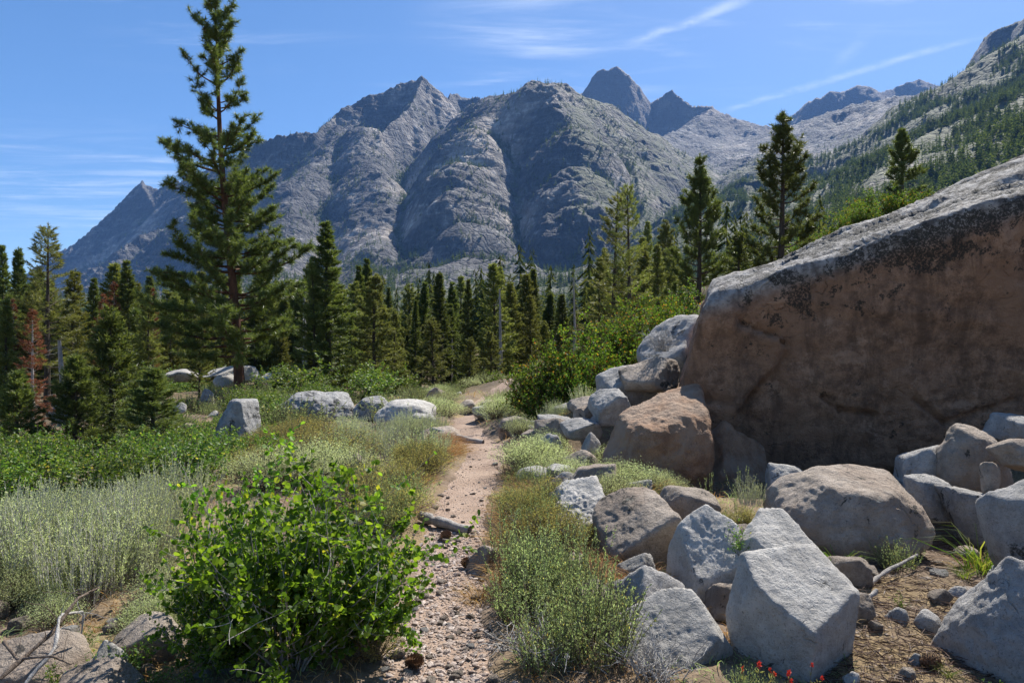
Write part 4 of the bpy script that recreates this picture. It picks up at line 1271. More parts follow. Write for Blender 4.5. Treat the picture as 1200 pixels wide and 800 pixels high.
def make_fir(seed, H, crown0, rmax, power=0.85, gap=0.06, dens=1.0, whorl=0.26, droop=0.25, nw=0.03, nl=0.16, bare=0.12, r0=0.013, lean=(0, 0)):
    """short needled conifer: flat sprays in tiers"""
    rng = np.random.default_rng(seed)
    tr, fo = Acc(), Acc()
    zz = np.linspace(-0.4, H, 16)
    tx = lean[0] * (zz / H); ty = lean[1] * (zz / H)
    rr = r0 * H * (1 - np.clip(zz, 0, H) / H) ** 0.9 + 0.01
    tube(tr, np.stack([tx, ty, zz], -1), rr, 0, 8)
    NB, ND = [], []
    z = H * crown0
    while z < H * 0.98:
        s = (z / H - crown0) / (1 - crown0)
        k = rng.integers(4, 8)
        a0 = rng.uniform(0, 2 * np.pi)
        low = smooth(np.array(s), -0.02, 0.12)
        for j in range(k):
            if rng.uniform() < gap:
                continue
            a = a0 + j * 2 * np.pi / k + rng.normal() * 0.2
            Lb = rmax * ((1 - s) ** power * (0.65 + 0.35 * low) + 0.03) * rng.uniform(0.6, 1.15)
            pz = z + rng.normal() * 0.05
            p0 = np.array([np.interp(pz, zz, tx), np.interp(pz, zz, ty), pz])
            rise = 0.55 * s - droop * (1 - s) * rng.uniform(0.5, 1.3)
            pts = curve(p0, (math.cos(a), math.sin(a), rise), Lb, 6, 0.08, rng, 0.10)
            tube(tr, pts, 0.006 + 0.011 * Lb, 0.003, 3)
            nt = int((10 + 26 * Lb) * dens)
            t = rng.uniform(bare, 1.0, nt) ** 0.8
            q, tg = sample_line(pts, t)
            sd = np.cross(tg, np.array([0, 0, 1.0])) * rng.choice([-1, 1], nt)[:, None]
            tw = unit(tg * 0.75 + sd * 0.8 + rng.normal(size=(nt, 3)) * 0.16)
            lt = (0.10 + 0.30 * Lb * (1.05 - t)) * rng.uniform(0.5, 1.1, nt)
            m = 5
            fr = np.tile(np.linspace(0.15, 1.0, m), nt)[:, None]
            b = np.repeat(q, m, 0) + np.repeat(tw, m, 0) * np.repeat(lt, m)[:, None] * fr
            dn = unit(np.repeat(tw, m, 0) * 0.8 + rng.normal(size=(nt * m, 3)) * 0.42 + np.array([0, 0, 0.12]))
            NB.append(b); ND.append(dn)
        z += whorl * rng.uniform(0.7, 1.3) * (1 - 0.4 * s)
    b = np.repeat(np.array([[tx[-1], ty[-1], H]]), 30, 0) - np.array([0, 0, 1]) * rng.uniform(0, 0.5, (30, 1))
    NB.append(b); ND.append(unit(rng.normal(size=(30, 3)) * 0.5 + np.array([0, 0, 0.8])))
    NB = np.concatenate(NB); ND = np.concatenate(ND)
    needles(fo, NB, ND, nl * rng.uniform(0.7, 1.25, len(NB)), nw, rng)
    return tr, fo


PARK = (0, -400, -200)      # prototypes are used for their first placement, never left here


TILT = np.random.default_rng(31)


class Kind:
    """one plant kind: the first placement uses the built thing itself, later ones are copies"""
    def __init__(self, name, parts, cat, height):
        self.name, self.parts, self.cat, self.h, self.root = name, parts, cat, height, None

    def put(self, x, y, size, label, rotz=0.0, group=None, z=None, sxy=1.0, sink=0.0):
        tl = TILT.normal(size=2) * (0.028 if self.cat in ('fir tree', 'conifer') else 0.0)
        """size = wanted height in metres"""
        s = size / self.h
        if z is None:
            z = gz1(x, y) - 0.01 - sink
        if self.root is None:
            r = empty(self.name)
            for pn, me in self.parts:
                link(pn, me, r)
            self.root = r
            tag(r, label, self.cat, group)
            r.location = (x, y, z); r.rotation_euler = (tl[0], tl[1], rotz); r.scale = (s * sxy, s * sxy, s)
            return r
        c = copy_tree(self.root, (x, y, z), rotz, (s * sxy, s * sxy, s), label, group)
        c.rotation_euler = (tl[0], tl[1], rotz)
        return c


def kind(name, cat, h, *parts):
    return Kind(name, [(pn, ac.mesh(name + '_' + pn, mt)) for pn, ac, mt in parts], cat, h)
# ------------------------------------------------------------------ trees
def pinefun(s):
    return np.interp(s, [0, 0.12, 0.4, 0.62, 0.85, 1.0], [0.85, 1.0, 0.82, 0.62, 0.42, 0.12])


def youngfun(s):
    return np.interp(s, [0, 0.2, 0.6, 1.0], [0.8, 1.0, 0.66, 0.10])


def tree_kind(name, cat, H, gen, leafmat, barkmat, crown='crown'):
    tr, fo = gen
    return kind(name, cat, H, ('trunk', tr, barkmat), (crown, fo, leafmat))


def at_px(px, Y):
    x = (px - 600) / 800 * Y
    return x, gz1(x, Y)


def put_tree(K, px, top, Y, label, rot=0.0, group=None, sxy=1.0, base=None):
    """tree whose tip shows at pixel row top, standing on the ground at depth Y"""
    x, z = at_px(px, Y)
    if base is not None:
        z = W(px, base, Y)[2]
    zt = W(px, top, Y)[2]
    return K.put(x, Y, zt - z, label, rot, group, z=z, sxy=sxy * (1.0 if K in K_PINE else 1.22))


# the big pine at the left
Yb = 24.0
xb, zb = at_px(280, Yb)
Hb = W(280, -14, Yb)[2] - zb


def bigprof(s):
    return np.interp(s, [0, 0.05, 0.16, 0.26, 0.35, 0.42, 0.48, 0.54, 0.72, 0.88, 1.0], [0.65, 0.95, 1.0, 0.80, 0.56, 0.58, 0.80, 0.50, 0.44, 0.33, 0.12])


def bigskew(a, s):
    c = math.cos(a)
    if 0.43 < s < 0.52:
        return 0.95 + 0.35 * (-c)
    if s < 0.2:
        return 1 - 0.15 * c
    return 1.0


K_BIG = tree_kind('jeffrey_pine', 'pine tree', Hb, make_pine(107, Hb, 0.10, 3.2, bigprof, 25, 0.20, 0.019, 48, 0.50, 0.30, 0.0118, (-1.05, 0.3), 0.34, bigskew, 0.35), L_PINE, B_RED)
K_BIG.name = 'tall_pine'
K_BIG.put(xb, Yb, Hb, 'tallest pine with red bark trunk and sparse tufted crown towering over the left bank', 0.0, z=zb)

K_PINE = [tree_kind('young_pine', 'pine tree', 7.0, make_pine(201 + i, 7.0, 0.06, 1.75, youngfun, 17, 0.20, 0.022, 34, 0.40, 0.42, 0.017, (0.1 * i, 0), 0.10), L_PINE, B_DARK) for i in range(3)]
K_PINEB = [tree_kind('pine_tree', 'pine tree', 11.0, make_pine(221 + i, 11.0, 0.16, 1.9, pinefun, 13, 0.22, 0.03, 26, 0.46, 0.30, 0.013, (0.2, 0), 0.12), L_FIRLT, B_DARK) for i in range(3)]
K_FIR = [tree_kind('fir_tree', 'fir tree', 9.0, make_fir(301 + i, 9.0, 0.05 + 0.05 * i, 1.55 - 0.15 * i, 0.85, 0.06, 1.0, 0.24, 0.25, 0.034, 0.16), L_FIR, B_DARK) for i in range(4)]
K_FIRL = [tree_kind('conifer', 'conifer', 9.0, make_fir(331 + i, 9.0, 0.10 + 0.05 * i, 1.5 - 0.1 * i, 0.7, 0.15, 0.9, 0.28, 0.10, 0.034, 0.17), L_FIRLT, B_DARK) for i in range(3)]
K_SPARSE = [tree_kind('sparse_fir', 'fir tree', 10.0, make_fir(351 + i, 10.0, 0.16, 1.6, 0.55, 0.34, 0.75, 0.33, 0.22, 0.024, 0.16, 0.25), L_FIRLT, B_DARK) for i in range(2)]
K_NEARFIR = [tree_kind('small_fir', 'fir tree', 3.0, make_fir(371 + i, 3.0, 0.03, 1.05, 0.8, 0.04, 1.9, 0.15, 0.15, 0.018, 0.085, 0.08, 0.016), L_FIR, B_DARK) for i in range(2)]
K_DEADF = [tree_kind('dead_fir', 'dead fir', 8.0, make_fir(381 + i, 8.0, 0.06, 1.3, 0.75, 0.30, 0.6, 0.30, 0.35, 0.028, 0.15, 0.2), L_DEAD, B_GREY) for i in range(2)]


def make_snag(seed, H):
    rng = np.random.default_rng(seed)
    st, br = Acc(), Acc()
    pts = curve((0, 0, -0.3), (0.02, 0, 1), H, 10, 0.025, rng)
    tube(st, pts, 0.024 * H, 0.008 * H, 7)
    for _ in range(14):
        q, tg = sample_line(pts, np.array([rng.uniform(0.3, 0.97)]))
        a = rng.uniform(0, 6.28)
        tube(br, curve(q[0], (math.cos(a), math.sin(a), -0.1), rng.uniform(0.1, 0.5), 4, 0.2, rng), 0.016, 0.006, 4)
    return st, br


_s, _b = make_snag(5, 5.0)
for _v, _q in zip(_b.v, _b.f):
    _k = sum(len(a) for a in _b.v[:[id(z) for z in _b.v].index(id(_v))])
    _s.add(_v, _q - _k)
K_SNAG = kind('dead_snag', 'dead tree', 5.0, ('trunk', _s, B_GREY))

# right hand group behind the giant
put_tree(K_PINE[0], 916, 131, 20, 'young pine with upswept tufted branches rising behind the giant boulder', 0.4, sxy=1.08)
put_tree(K_PINE[1], 819, 181, 24, 'dense columnar young pine left of the pine that rises behind the giant boulder', 1.3, sxy=0.88)
put_tree(K_PINE[2], 866, 272, 21, 'small bushy pine filling the gap between the two young pines', 2.2, sxy=1.5)
put_tree(K_PINE[2], 1056, 150, 30, 'lone dark small pine on the skyline of the right hand slope', 0.9, sxy=1.1)
put_tree(K_SPARSE[0], 716, 226, 27, 'thin see-through fir on the left of the pair by the manzanita', 0.0, sxy=1.0)
put_tree(K_SPARSE[1], 739, 215, 25.5, 'thin see-through fir with bare dark trunk, taller of the pair by the manzanita', 1.5, sxy=0.9)
put_tree(K_FIRL[1], 772, 286, 33, 'pale green conifer just left of the columnar young pine', 0.7)
put_tree(K_FIRL[2], 700, 300, 36, 'light conifer behind the thin see-through pair', 2.0)
put_tree(K_FIR[1], 660, 345, 38, 'short dark fir under the thin see-through pair', 1.2)
put_tree(K_SNAG, 673, 318, 30, 'bare grey snag standing above the manzanita', 0.3, sxy=0.6)
put_tree(K_PINE[0], 690, 372, 30, 'low young pine tucked above the manzanita', 2.6, sxy=1.1)
put_tree(K_PINE[1], 790, 330, 26, 'short young pine under the columnar pine', 0.2, sxy=1.3)

# centre group
put_tree(K_FIR[0], 386, 260, 31, 'big dark many limbed fir right of the tallest pine', 0.6, sxy=1.2)
put_tree(K_PINEB[1], 368, 300, 30.5, 'slim dark trunked pine leaning against the big dark fir', 2.2, sxy=0.75)
put_tree(K_PINEB[0], 437, 321, 30, 'light green full pine standing right of the big dark fir', 0.1, sxy=1.15)
put_tree(K_FIR[2], 413, 372, 36, 'short dark fir between the big dark fir and the full light pine', 2.5)
put_tree(K_PINEB[2], 462, 362, 33, 'slender pine behind the full light green pine', 1.2, sxy=0.9)
put_tree(K_FIR[3], 486, 352, 40, 'narrow dark fir in the middle of the centre group', 0.4, sxy=0.8)
put_tree(K_PINEB[1], 507, 372, 28, 'pale young pine with yellowish needles in front of the centre group', 1.9, sxy=1.25)
put_tree(K_FIR[1], 530, 356, 42, 'dark fir behind the pale yellowish pine', 2.9, sxy=0.9)
put_tree(K_FIR[0], 548, 328, 37, 'dark leaning fir left of the tall light conifers by the trail end', 1.0, sxy=0.75)
put_tree(K_FIRL[0], 582, 308, 38, 'tallest light green conifer above the far end of the trail', 0.3, sxy=1.05)
put_tree(K_FIRL[1], 600, 330, 42, 'light conifer touching the tallest one above the trail end', 2.3)
put_tree(K_PINEB[0], 576, 388, 31, 'short full pine right at the far end of the trail', 2.8, sxy=1.3)
put_tree(K_FIRL[2], 622, 345, 40, 'light conifer over the left end of the manzanita', 0.9)
put_tree(K_PINEB[2], 550, 395, 33, 'little pine left of the far trail bend', 0.5, sxy=1.2)
put_tree(K_FIR[2], 642, 362, 46, 'slim dark fir behind the manzanita crest', 1.6)
put_tree(K_NEARFIR[0], 533, 440, 27, 'sapling fir beside the far trail bend', 0.6)

# left group
put_tree(K_PINEB[0], 233, 372, 26, 'smaller dark trunked pine close to the left of the tallest pine', 1.4, sxy=0.85)
put_tree(K_SPARSE[0], 55, 262, 31, 'tall ragged fir with spreading bare top at the far left', 2.4, sxy=1.05)
put_tree(K_FIR[3], 5, 288, 40, 'narrow dark spire fir cut by the left edge', 0.2, sxy=0.8)
put_tree(K_FIR[2], 20, 290, 42, 'narrow dark spire fir second from the left edge', 1.8, sxy=0.8)
put_tree(K_FIRL[2], 80, 315, 33, 'light green conifer right of the ragged tall fir', 0.7)
put_tree(K_FIR[1], 104, 325, 38, 'dark fir between the ragged fir and the brown topped tree', 1.1, sxy=0.85)
put_tree(K_DEADF[0], 134, 330, 36, 'rust brown dead topped fir among green ones', 0.5, sxy=0.9)
put_tree(K_DEADF[1], 121, 344, 37, 'shorter rust brown fir beside the dead topped one', 1.9, sxy=0.8)
put_tree(K_FIR[0], 154, 305, 36, 'dark full fir left of the tallest pine', 2.6, sxy=0.9)
put_tree(K_FIRL[0], 172, 345, 34, 'light conifer partly behind the tallest pine boughs', 0.3)
put_tree(K_FIRL[1], 200, 362, 38, 'light conifer behind the boughs of the tallest pine', 2.0)
put_tree(K_FIR[2], 300, 350, 40, 'dark fir seen past the right of the tallest trunk', 0.5)
put_tree(K_FIRL[1], 330, 372, 38, 'light conifer between the tallest pine and the big dark fir', 1.4)
put_tree(K_DEADF[0], 38, 362, 17, 'leaning brown dead fir with hanging needles at the left', 0.9, sxy=1.0)
put_tree(K_FIR[0], 6, 352, 19, 'dark fir filling the left edge behind the green shrubs', 1.2, sxy=0.9)
put_tree(K_SNAG, 72, 392, 21, 'broken white snag with splintered top among the left firs', 1.0, sxy=1.6)
put_tree(K_NEARFIR[0], 132, 370, 14, 'mid sized dark green fir with tiered boughs on the left bank', 0.4, sxy=0.95)
put_tree(K_NEARFIR[1], 178, 434, 12.2, 'low spreading young fir below the tiered one on the left bank', 1.7, sxy=1.3)
put_tree(K_NEARFIR[1], 88, 420, 13, 'dark young fir left of the tiered one', 0.9, sxy=1.0)
put_tree(K_NEARFIR[0], 20, 440, 12.5, 'dark young fir at the left edge above the shrubs', 2.9, sxy=1.1)

# the wood behind, tree by tree
rng = np.random.default_rng(77)
WOOD = [K_FIR, K_FIRL, K_PINEB]
LBL = {0: ('dark fir in the wood across the valley floor', 'dark firs of the wood behind'),
       1: ('light green conifer in the wood across the valley floor', 'light conifers of the wood behind'),
       2: ('loose crowned pine in the wood across the valley floor', 'pines of the wood behind')}
n = 0
for i in range(270):
    px = rng.uniform(-40, 800)
    Y = rng.uniform(38, 68)
    x = (px - 600) / 800 * Y
    if px > 640 and rng.uniform() < 0.45:
        continue
    if pnoise(np.array([[x * 0.11, Y * 0.11, 3.3]]))[0] < -0.16:
        continue
    k = int(rng.choice([0, 1, 2], p=[0.45, 0.33, 0.22]))
    h = rng.uniform(3.4, 9.2) * (0.92 if px > 440 else 1.0) * (Y / 52) ** 0.5
    WOOD[k][int(rng.integers(len(WOOD[k])))].put(x, Y, h, LBL[k][0], rng.uniform(0, 6.28), LBL[k][1], sxy=rng.uniform(1.0, 1.45))
    n += 1


for i in range(16):
    px = rng.uniform(-20, 640); Y = rng.uniform(34, 60)
    K = (K_SNAG, K_DEADF[0], K_DEADF[1])[i % 3]
    K.put((px - 600) / 800 * Y, Y, rng.uniform(3.0, 6.5), 'dead grey or brown tree standing in the wood across the valley floor', rng.uniform(0, 6), 'dead trees in the wood', sxy=rng.uniform(0.7, 1.1))


# farther trees: too many and too small to count
def far_forest():
    rng = np.random.default_rng(5)
    P, N, U, A = TER['P'].reshape(-1, 3), TER['N'].reshape(-1, 3), TER['U'].ravel(), TER['A'].ravel()
    y, x, z = P[:, 1], P[:, 0], P[:, 2]
    q = np.stack([x, y, 0 * x], -1)
    nz_ = np.abs(N[:, 2])
    patch = fbm(q / 130.0, 4, 0.6)
    patch2 = fbm(q / 420.0 + 9, 3)
    wgt = smooth(nz_, 0.58, 0.80) * smooth(patch + 0.5 * patch2, -0.05, 0.22)
    right = smooth(U, 0.02, 0.25)
    hol = smooth(TER['H'].ravel(), 0.06, 0.4)
    dens = np.zeros(len(y))
    near = (y > 66) & (y < 700)
    dens[near] = 0.03 * (0.35 + smooth(patch, -0.1, 0.2))[near] * (1 - smooth(y, 250, 700) * 0.7)[near]
    mid = (y >= 300) & (y < 1500)
    dens[mid] = np.maximum(dens[mid], ((0.016 * wgt * (0.45 + 1.3 * right)) + 0.006 * smooth(nz_, 0.5, 0.75) * smooth(patch, -0.25, 0.1))[mid])
    far = (y >= 1500) & (y < 3300)
    dens[far] = (0.006 * wgt * (0.22 + 1.3 * right) * smooth(-z, -900, -300))[far]
    mass = (y >= 1000) & (y < 2700) & (U < 0.2)
    dens[mass] = np.maximum(dens[mass], ((0.0022 + 0.014 * hol) * smooth(nz_, 0.38, 0.62) * (0.15 + smooth(patch, -0.15, 0.2)))[mass])
    dens *= (np.abs(U) < 0.84)
    ex = dens * A
    tot = ex.sum()
    cnt = rng.poisson(ex * min(1.0, 42000 / tot))
    idx = np.repeat(np.arange(len(y)), cnt)
    print('far trees', len(idx), tot)
    base = P[idx] + rng.normal(size=(len(idx), 3)) * np.array([1.5, 1.5, 0])
    d = base[:, 1]
    h = rng.uniform(7, 18, len(idx)) * np.interp(d, [60, 140, 500], [0.6, 0.75, 1.0])
    for name, sel in (('near_forest', d < 330), ('distant_forest', d >= 330)):
        b, hh = base[sel], h[sel]
        tiers, per = (13, 8) if name == 'near_forest' else (7, 6)
        ac = Acc()
        n_ = len(b)
        wob = rng.uniform(0.13, 0.24, n_)
        for t in range(tiers):
            s = (t + 0.3) / tiers
            zt = (0.10 + 0.9 * s)
            rr = wob * hh * (1 - s) ** 0.8 + 0.02 * hh
            for k in range(per):
                a = rng.uniform(0, 2 * np.pi, n_)
                L = rr * rng.uniform(0.5, 1.25, n_)
                dirv = np.stack([np.cos(a), np.sin(a), rng.uniform(-0.5, 0.1, n_)], -1)
                sd = np.stack([-np.sin(a), np.cos(a), 0 * a], -1)
                c = b + np.stack([0 * hh, 0 * hh, zt * hh + rng.normal(size=n_) * 0.02 * hh], -1)
                wd = (0.55 if name == 'near_forest' else 0.8) * L
                tip = c + dirv * L[:, None]
                v = np.stack([c + np.array([0, 0, 0.05]) * hh[:, None], tip - sd * wd[:, None] / 2, tip + sd * wd[:, None] / 2], 1)
                ac.add(v, np.arange(n_ * 3).reshape(-1, 3))
        v = np.stack([b + np.array([-.012, 0, 0]) * hh[:, None], b + np.array([.012, 0, 0]) * hh[:, None], b + np.array([0, 0, 1.04]) * hh[:, None]], 1)
        ac.add(v, np.arange(n_ * 3).reshape(-1, 3))
        tag(link(name, ac.mesh(name, L_FAR)), kind='stuff')


far_forest()
# ------------------------------------------------------------------ shrubs and herbs
def shrub_kind(name, cat, h, gen, leaf, wood=None):
    st, fo = gen
    return kind(name, cat, h, ('stem', st, wood or B_TWIG), ('foliage', fo, leaf))


K_ASPEN = shrub_kind('leafy_bush', 'bush', 1.05, make_leafy(11, 40, 1.05, 0.74, 0.031, 8000, twig=4, r0=0.005, jit=1.5), L_ASPEN, B_GREY)
K_SHOOT = shrub_kind('leafy_shoots', 'shrub', 1.05, make_leafy(15, 8, 1.05, 0.30, 0.035, 520, twig=2, r0=0.004, jit=1.2), L_ASPEN, B_GREY)
K_GREEN = [shrub_kind('green_shrub', 'shrub', 0.8, make_leafy(21 + i, 26, 0.8, 0.85, 0.036, 3000, OVAL, 1.3, 3, 0.006), L_GREEN, B_TWIG) for i in range(3)]
K_MANZ = [shrub_kind('manzanita', 'shrub', 1.2, make_leafy(31 + i, 46, 1.2, 1.0, 0.042, 8500, OVAL, 1.35, 4, 0.008, 0.05, 0.65), L_MANZ, B_RED) for i in range(3)]
K_SAGE = [shrub_kind('sagebrush', 'sagebrush', 0.6, make_sage(41 + i, 120, 0.6, 0.34, 0.019, 42), L_SAGE, B_SILVER) for i in range(3)]
K_SAGEG = [shrub_kind('green_sage', 'sagebrush', 0.5, make_sage(51 + i, 130, 0.5, 0.32, 0.020, 40, 0.5, 0.6, 0.2), L_SAGEG, B_TWIG) for i in range(3)]
K_SPIKE = shrub_kind('sage_spikes', 'sagebrush', 0.6, make_sage(57, 16, 0.6, 0.22, 0.017, 46, 0.2, 0.6, 0.5), L_SAGEG, B_TWIG)
K_CUSH = [shrub_kind('low_bush', 'bush', 0.4, make_low_bush(61 + i, 130, 0.45, 0.4, 0.018, 5200), L_OLIVE, B_TWIG) for i in range(3)]
K_CUSHS = [shrub_kind('grey_bush', 'bush', 0.4, make_low_bush(66 + i, 130, 0.45, 0.4, 0.018, 4200), L_SAGE, B_TWIG) for i in range(2)]
K_TWIG = [kind('twiggy_bush', 'dead bush', 0.4, ('twigs', make_twiggy(71 + i, 60, 0.4, 0.4), (B_TWIG, B_SILVER)[i])) for i in range(2)]
K_STRAW = [kind('straw_tuft', 'grass tuft', 0.3, ('blades', make_tuft(81 + i, 220, 0.22, 0.3, 0.005, 0.8, 0.9), L_STRAW)) for i in range(2)]
K_GRASS = [kind('grass_tuft', 'grass tuft', 0.45, ('blades', make_tuft(85 + i, 60, 0.08, 0.45, 0.009, 0.7, 0.45), L_GRASS)) for i in range(2)]
K_HERB = [shrub_kind('leafy_herb', 'herb', 0.3, make_leafy(91 + i, 10, 0.3, 0.8, 0.028, 260, OVAL, 0.9, 2, 0.008), L_GREEN) for i in range(2)]

RNG = np.random.default_rng(2024)


def clear_of_rocks(x, y, m=0.0):
    return all((x - a) ** 2 + (y - b) ** 2 > (r * 0.8 + m) ** 2 for a, b, r in ROCKS)


def pxput(K, px, py, Y, h, label, group=None, sxy=1.0, rot=None, fixz=False):
    x = (px - 600) / 800 * Y
    return K.put(x, Y, h, label, RNG.uniform(0, 6.28) if rot is None else rot, group, z=W(px, py, Y)[2] if fixz else None, sxy=sxy)


# the bright leafy bush in front
pxput(K_ASPEN, 345, 800, 3.3, 0.99, 'large bright green round leaved bush in the left foreground', rot=0.4, sxy=1.0)
pxput(K_ASPEN, 275, 800, 3.5, 0.86, 'round leaved bush crowding the left of the large bright one', rot=2.6, sxy=0.7)
pxput(K_ASPEN, 425, 800, 3.55, 0.72, 'lower round leaved bush leaning over the left trail edge', rot=4.1, sxy=0.95)
pxput(K_ASPEN, 268, 790, 3.3, 0.5, 'low sprawling round leaved branches at the left foot of the large bush', rot=3.3, sxy=0.9)
pxput(K_SHOOT, 322, 700, 4.2, 1.0, 'tallest thin round leaved shoots above the middle of the large bush', rot=0.2, sxy=0.9)
pxput(K_SHOOT, 275, 700, 4.4, 1.08, 'taller thin round leaved shoots behind the large bright bush', rot=1.2, sxy=0.9)
pxput(K_SHOOT, 385, 700, 4.4, 1.05, 'thin round leaved shoots rising right of the large bright bush', rot=5.2, sxy=0.9)


def field(Ks, n, pxr, Yr, hr, label, group, sxy=(0.8, 1.2), keep=None, margin=0.0):
    k = 0
    for _ in range(n * 12):
        if k >= n:
            break
        px = RNG.uniform(*pxr); Y = RNG.uniform(*Yr) if Yr[1] / Yr[0] < 1.6 else math.exp(RNG.uniform(math.log(Yr[0]), math.log(Yr[1])))
        x = (px - 600) / 800 * Y
        if float(trail_d(np.array([x]), np.array([Y]))[0]) < (1.45 if Y < 5 else 1.9) or not clear_of_rocks(x, Y, margin):
            continue
        if keep is not None and not keep(px, Y, x):
            continue
        Ks[int(RNG.integers(len(Ks)))].put(x, Y, RNG.uniform(*hr), label, RNG.uniform(0, 6.28), group, sxy=RNG.uniform(*sxy))
        k += 1


# left: tall silvery sage, green shrubs behind it
field(K_SAGE, 46, (-40, 215), (4.3, 6.8), (0.48, 0.70), 'tall silvery sagebrush in the stand at the left foreground', 'silvery sagebrush stand at the left', (0.7, 1.0))
field(K_SAGE, 10, (-60, 300), (5.8, 7.6), (0.45, 0.6), 'silvery sagebrush at the edge of the green thicket', 'sagebrush along the green thicket', (0.8, 1.1))
field(K_GREEN, 40, (-60, 235), (6.8, 12.0), (0.5, 0.85), 'bright green broadleaf shrub in the thicket on the left bank', 'green thicket shrubs on the left bank', (0.9, 1.35))
field(K_GREEN, 12, (200, 330), (9, 15), (0.4, 0.6), 'green shrub around the lichen spotted boulders', 'green shrubs among the lichen boulders', (0.9, 1.3))
field(K_GREEN, 16, (140, 420), (15, 24), (0.5, 0.9), 'green shrub on the bank below the big pine', 'green shrubs below the big pine', (1.0, 1.6))
field(K_GREEN, 9, (470, 530), (14, 19), (0.35, 0.55), 'fresh green shrub beside the far trail', 'green shrubs left of the far trail', (1.0, 1.4))
field(K_CUSH, 10, (270, 400), (8.5, 12.5), (0.35, 0.55), 'yellowish olive bush on the slope behind the leafy bush', 'olive bushes behind the leafy bush', (0.9, 1.4))
field(K_SAGE, 26, (395, 515), (8.6, 13.0), (0.42, 0.62), 'pale feathery sage in the stand above the trail bend', 'pale sage stand above the trail bend', (0.8, 1.2))
field(K_CUSHS, 10, (290, 440), (7.0, 9.5), (0.3, 0.45), 'grey green bush behind the bright leafy bush', 'grey bushes behind the leafy bush', (0.9, 1.3))
field(K_CUSH, 9, (410, 520), (5.6, 8.6), (0.28, 0.42), 'olive brown low bush left of the trail', 'olive bushes along the left trail edge', (0.8, 1.15))
field(K_SAGEG, 8, (380, 505), (5.4, 7.5), (0.3, 0.42), 'green sage clump left of the trail', 'green sage left of the trail', (0.8, 1.1))
pxput(K_TWIG[0], 490, 520, 9.4, 0.5, 'purplish leafless twiggy bush beside the trail bend', sxy=1.2)
pxput(K_TWIG[0], 468, 590, 6.9, 0.34, 'brown twiggy bush low at the left of the trail', sxy=1.2)
pxput(K_TWIG[1], 215, 560, 9.4, 0.45, 'grey leafless bush below the dark and white boulder', sxy=1.3)
field(K_STRAW, 12, (512, 548), (7.4, 11.0), (0.16, 0.28), 'rusty dry grass tuft on the left verge of the trail', 'rusty grass on the left verge', (1.0, 1.5))

# right of the trail
field(K_SAGEG, 15, (555, 715), (3.25, 4.6), (0.34, 0.5), 'green yellow sage clump in the stand right of the stony trail', 'green sage right of the stony trail', (0.8, 1.05), lambda px, Y, x: px < 700 - 8 * (Y - 3.2) and x > -0.06)
field([K_SPIKE], 12, (560, 700), (3.3, 5.0), (0.45, 0.62), 'clump of tall thin sage spikes right of the trail', 'tall sage spikes right of the trail', (0.8, 1.3), lambda px, Y, x: x > -0.03)
field(K_CUSH, 7, (560, 665), (5.0, 6.4), (0.22, 0.34), 'yellow green low bush right of the trail', 'low bushes right of the trail', (0.8, 1.1))
field(K_SAGEG, 10, (555, 650), (5.6, 7.6), (0.26, 0.38), 'green sage clump on the right trail edge', 'green sage on the right trail edge', (0.8, 1.1))
field(K_CUSHS, 10, (575, 660), (7.2, 10.5), (0.25, 0.4), 'grey green bush on the verge below the talus', 'grey bushes on the right verge', (0.8, 1.2))
field(K_SAGE, 11, (590, 690), (9.0, 13), (0.35, 0.55), 'pale sage below the manzanita', 'pale sage below the manzanita', (0.8, 1.1))
pxput(K_TWIG[0], 645, 640, 5.25, 0.30, 'dark brown twiggy cushion below the pockmarked boulder', sxy=1.3)
pxput(K_CUSH[0], 640, 630, 5.35, 0.30, 'rounded olive cushion bush below the pockmarked boulder', sxy=0.95)
pxput(K_TWIG[0], 600, 560, 8.0, 0.3, 'brown twiggy bush on the right trail edge', sxy=1.2)
pxput(K_TWIG[1], 775, 410, 9.5, 0.4, 'silver leafless twig bush against the left end of the giant', sxy=1.0, fixz=True)
pxput(K_TWIG[1], 640, 775, 3.4, 0.26, 'bleached twig tangle under the green sage', sxy=1.5)
pxput(K_TWIG[1], 770, 725, 3.2, 0.26, 'bare twigs leaning over the tilted granite slab', sxy=1.2)
for i, (px, py, Y, h, lb) in enumerate([(700, 690, 4.55, .2, 'rusty dry grass tuft beside the pointed blue grey rock'), (722, 655, 4.9, .2, 'rusty dry grass tuft under the low tan rock'),
                                        (735, 640, 4.75, .18, 'dry grass tuft between the tan and white rocks'), (690, 655, 4.9, .18, 'dry orange grass tuft left of the low tan rock'),
                                        (710, 672, 4.4, .2, 'orange dry grass behind the tilted slab'), (690, 560, 7.2, .25, 'straw grass tuft at the foot of the orange boulder'),
                                        (755, 560, 6.6, .28, 'straw grass tuft above the low tan rock'), (565, 690, 4.4, .14, 'short straw tuft by the half buried rock'),
                                        (655, 570, 6.6, .2, 'straw grass by the small grey rock'), (1160, 655, 4.8, .18, 'rusty grass at the base of the green blades')]):
    pxput(K_STRAW[i % 2], px, py, Y, h, lb, sxy=1.2)
field(K_STRAW, 12, (660, 770), (4.2, 5.4), (0.1, 0.18), 'short rusty grass in the gap among the granite rocks', 'rusty grass among the granite rocks', (1.0, 1.8), margin=-0.12)
field(K_STRAW, 10, (620, 760), (6.3, 9.5), (0.15, 0.26), 'straw coloured grass between the talus slabs', 'straw grass on the talus', (1.0, 1.6))
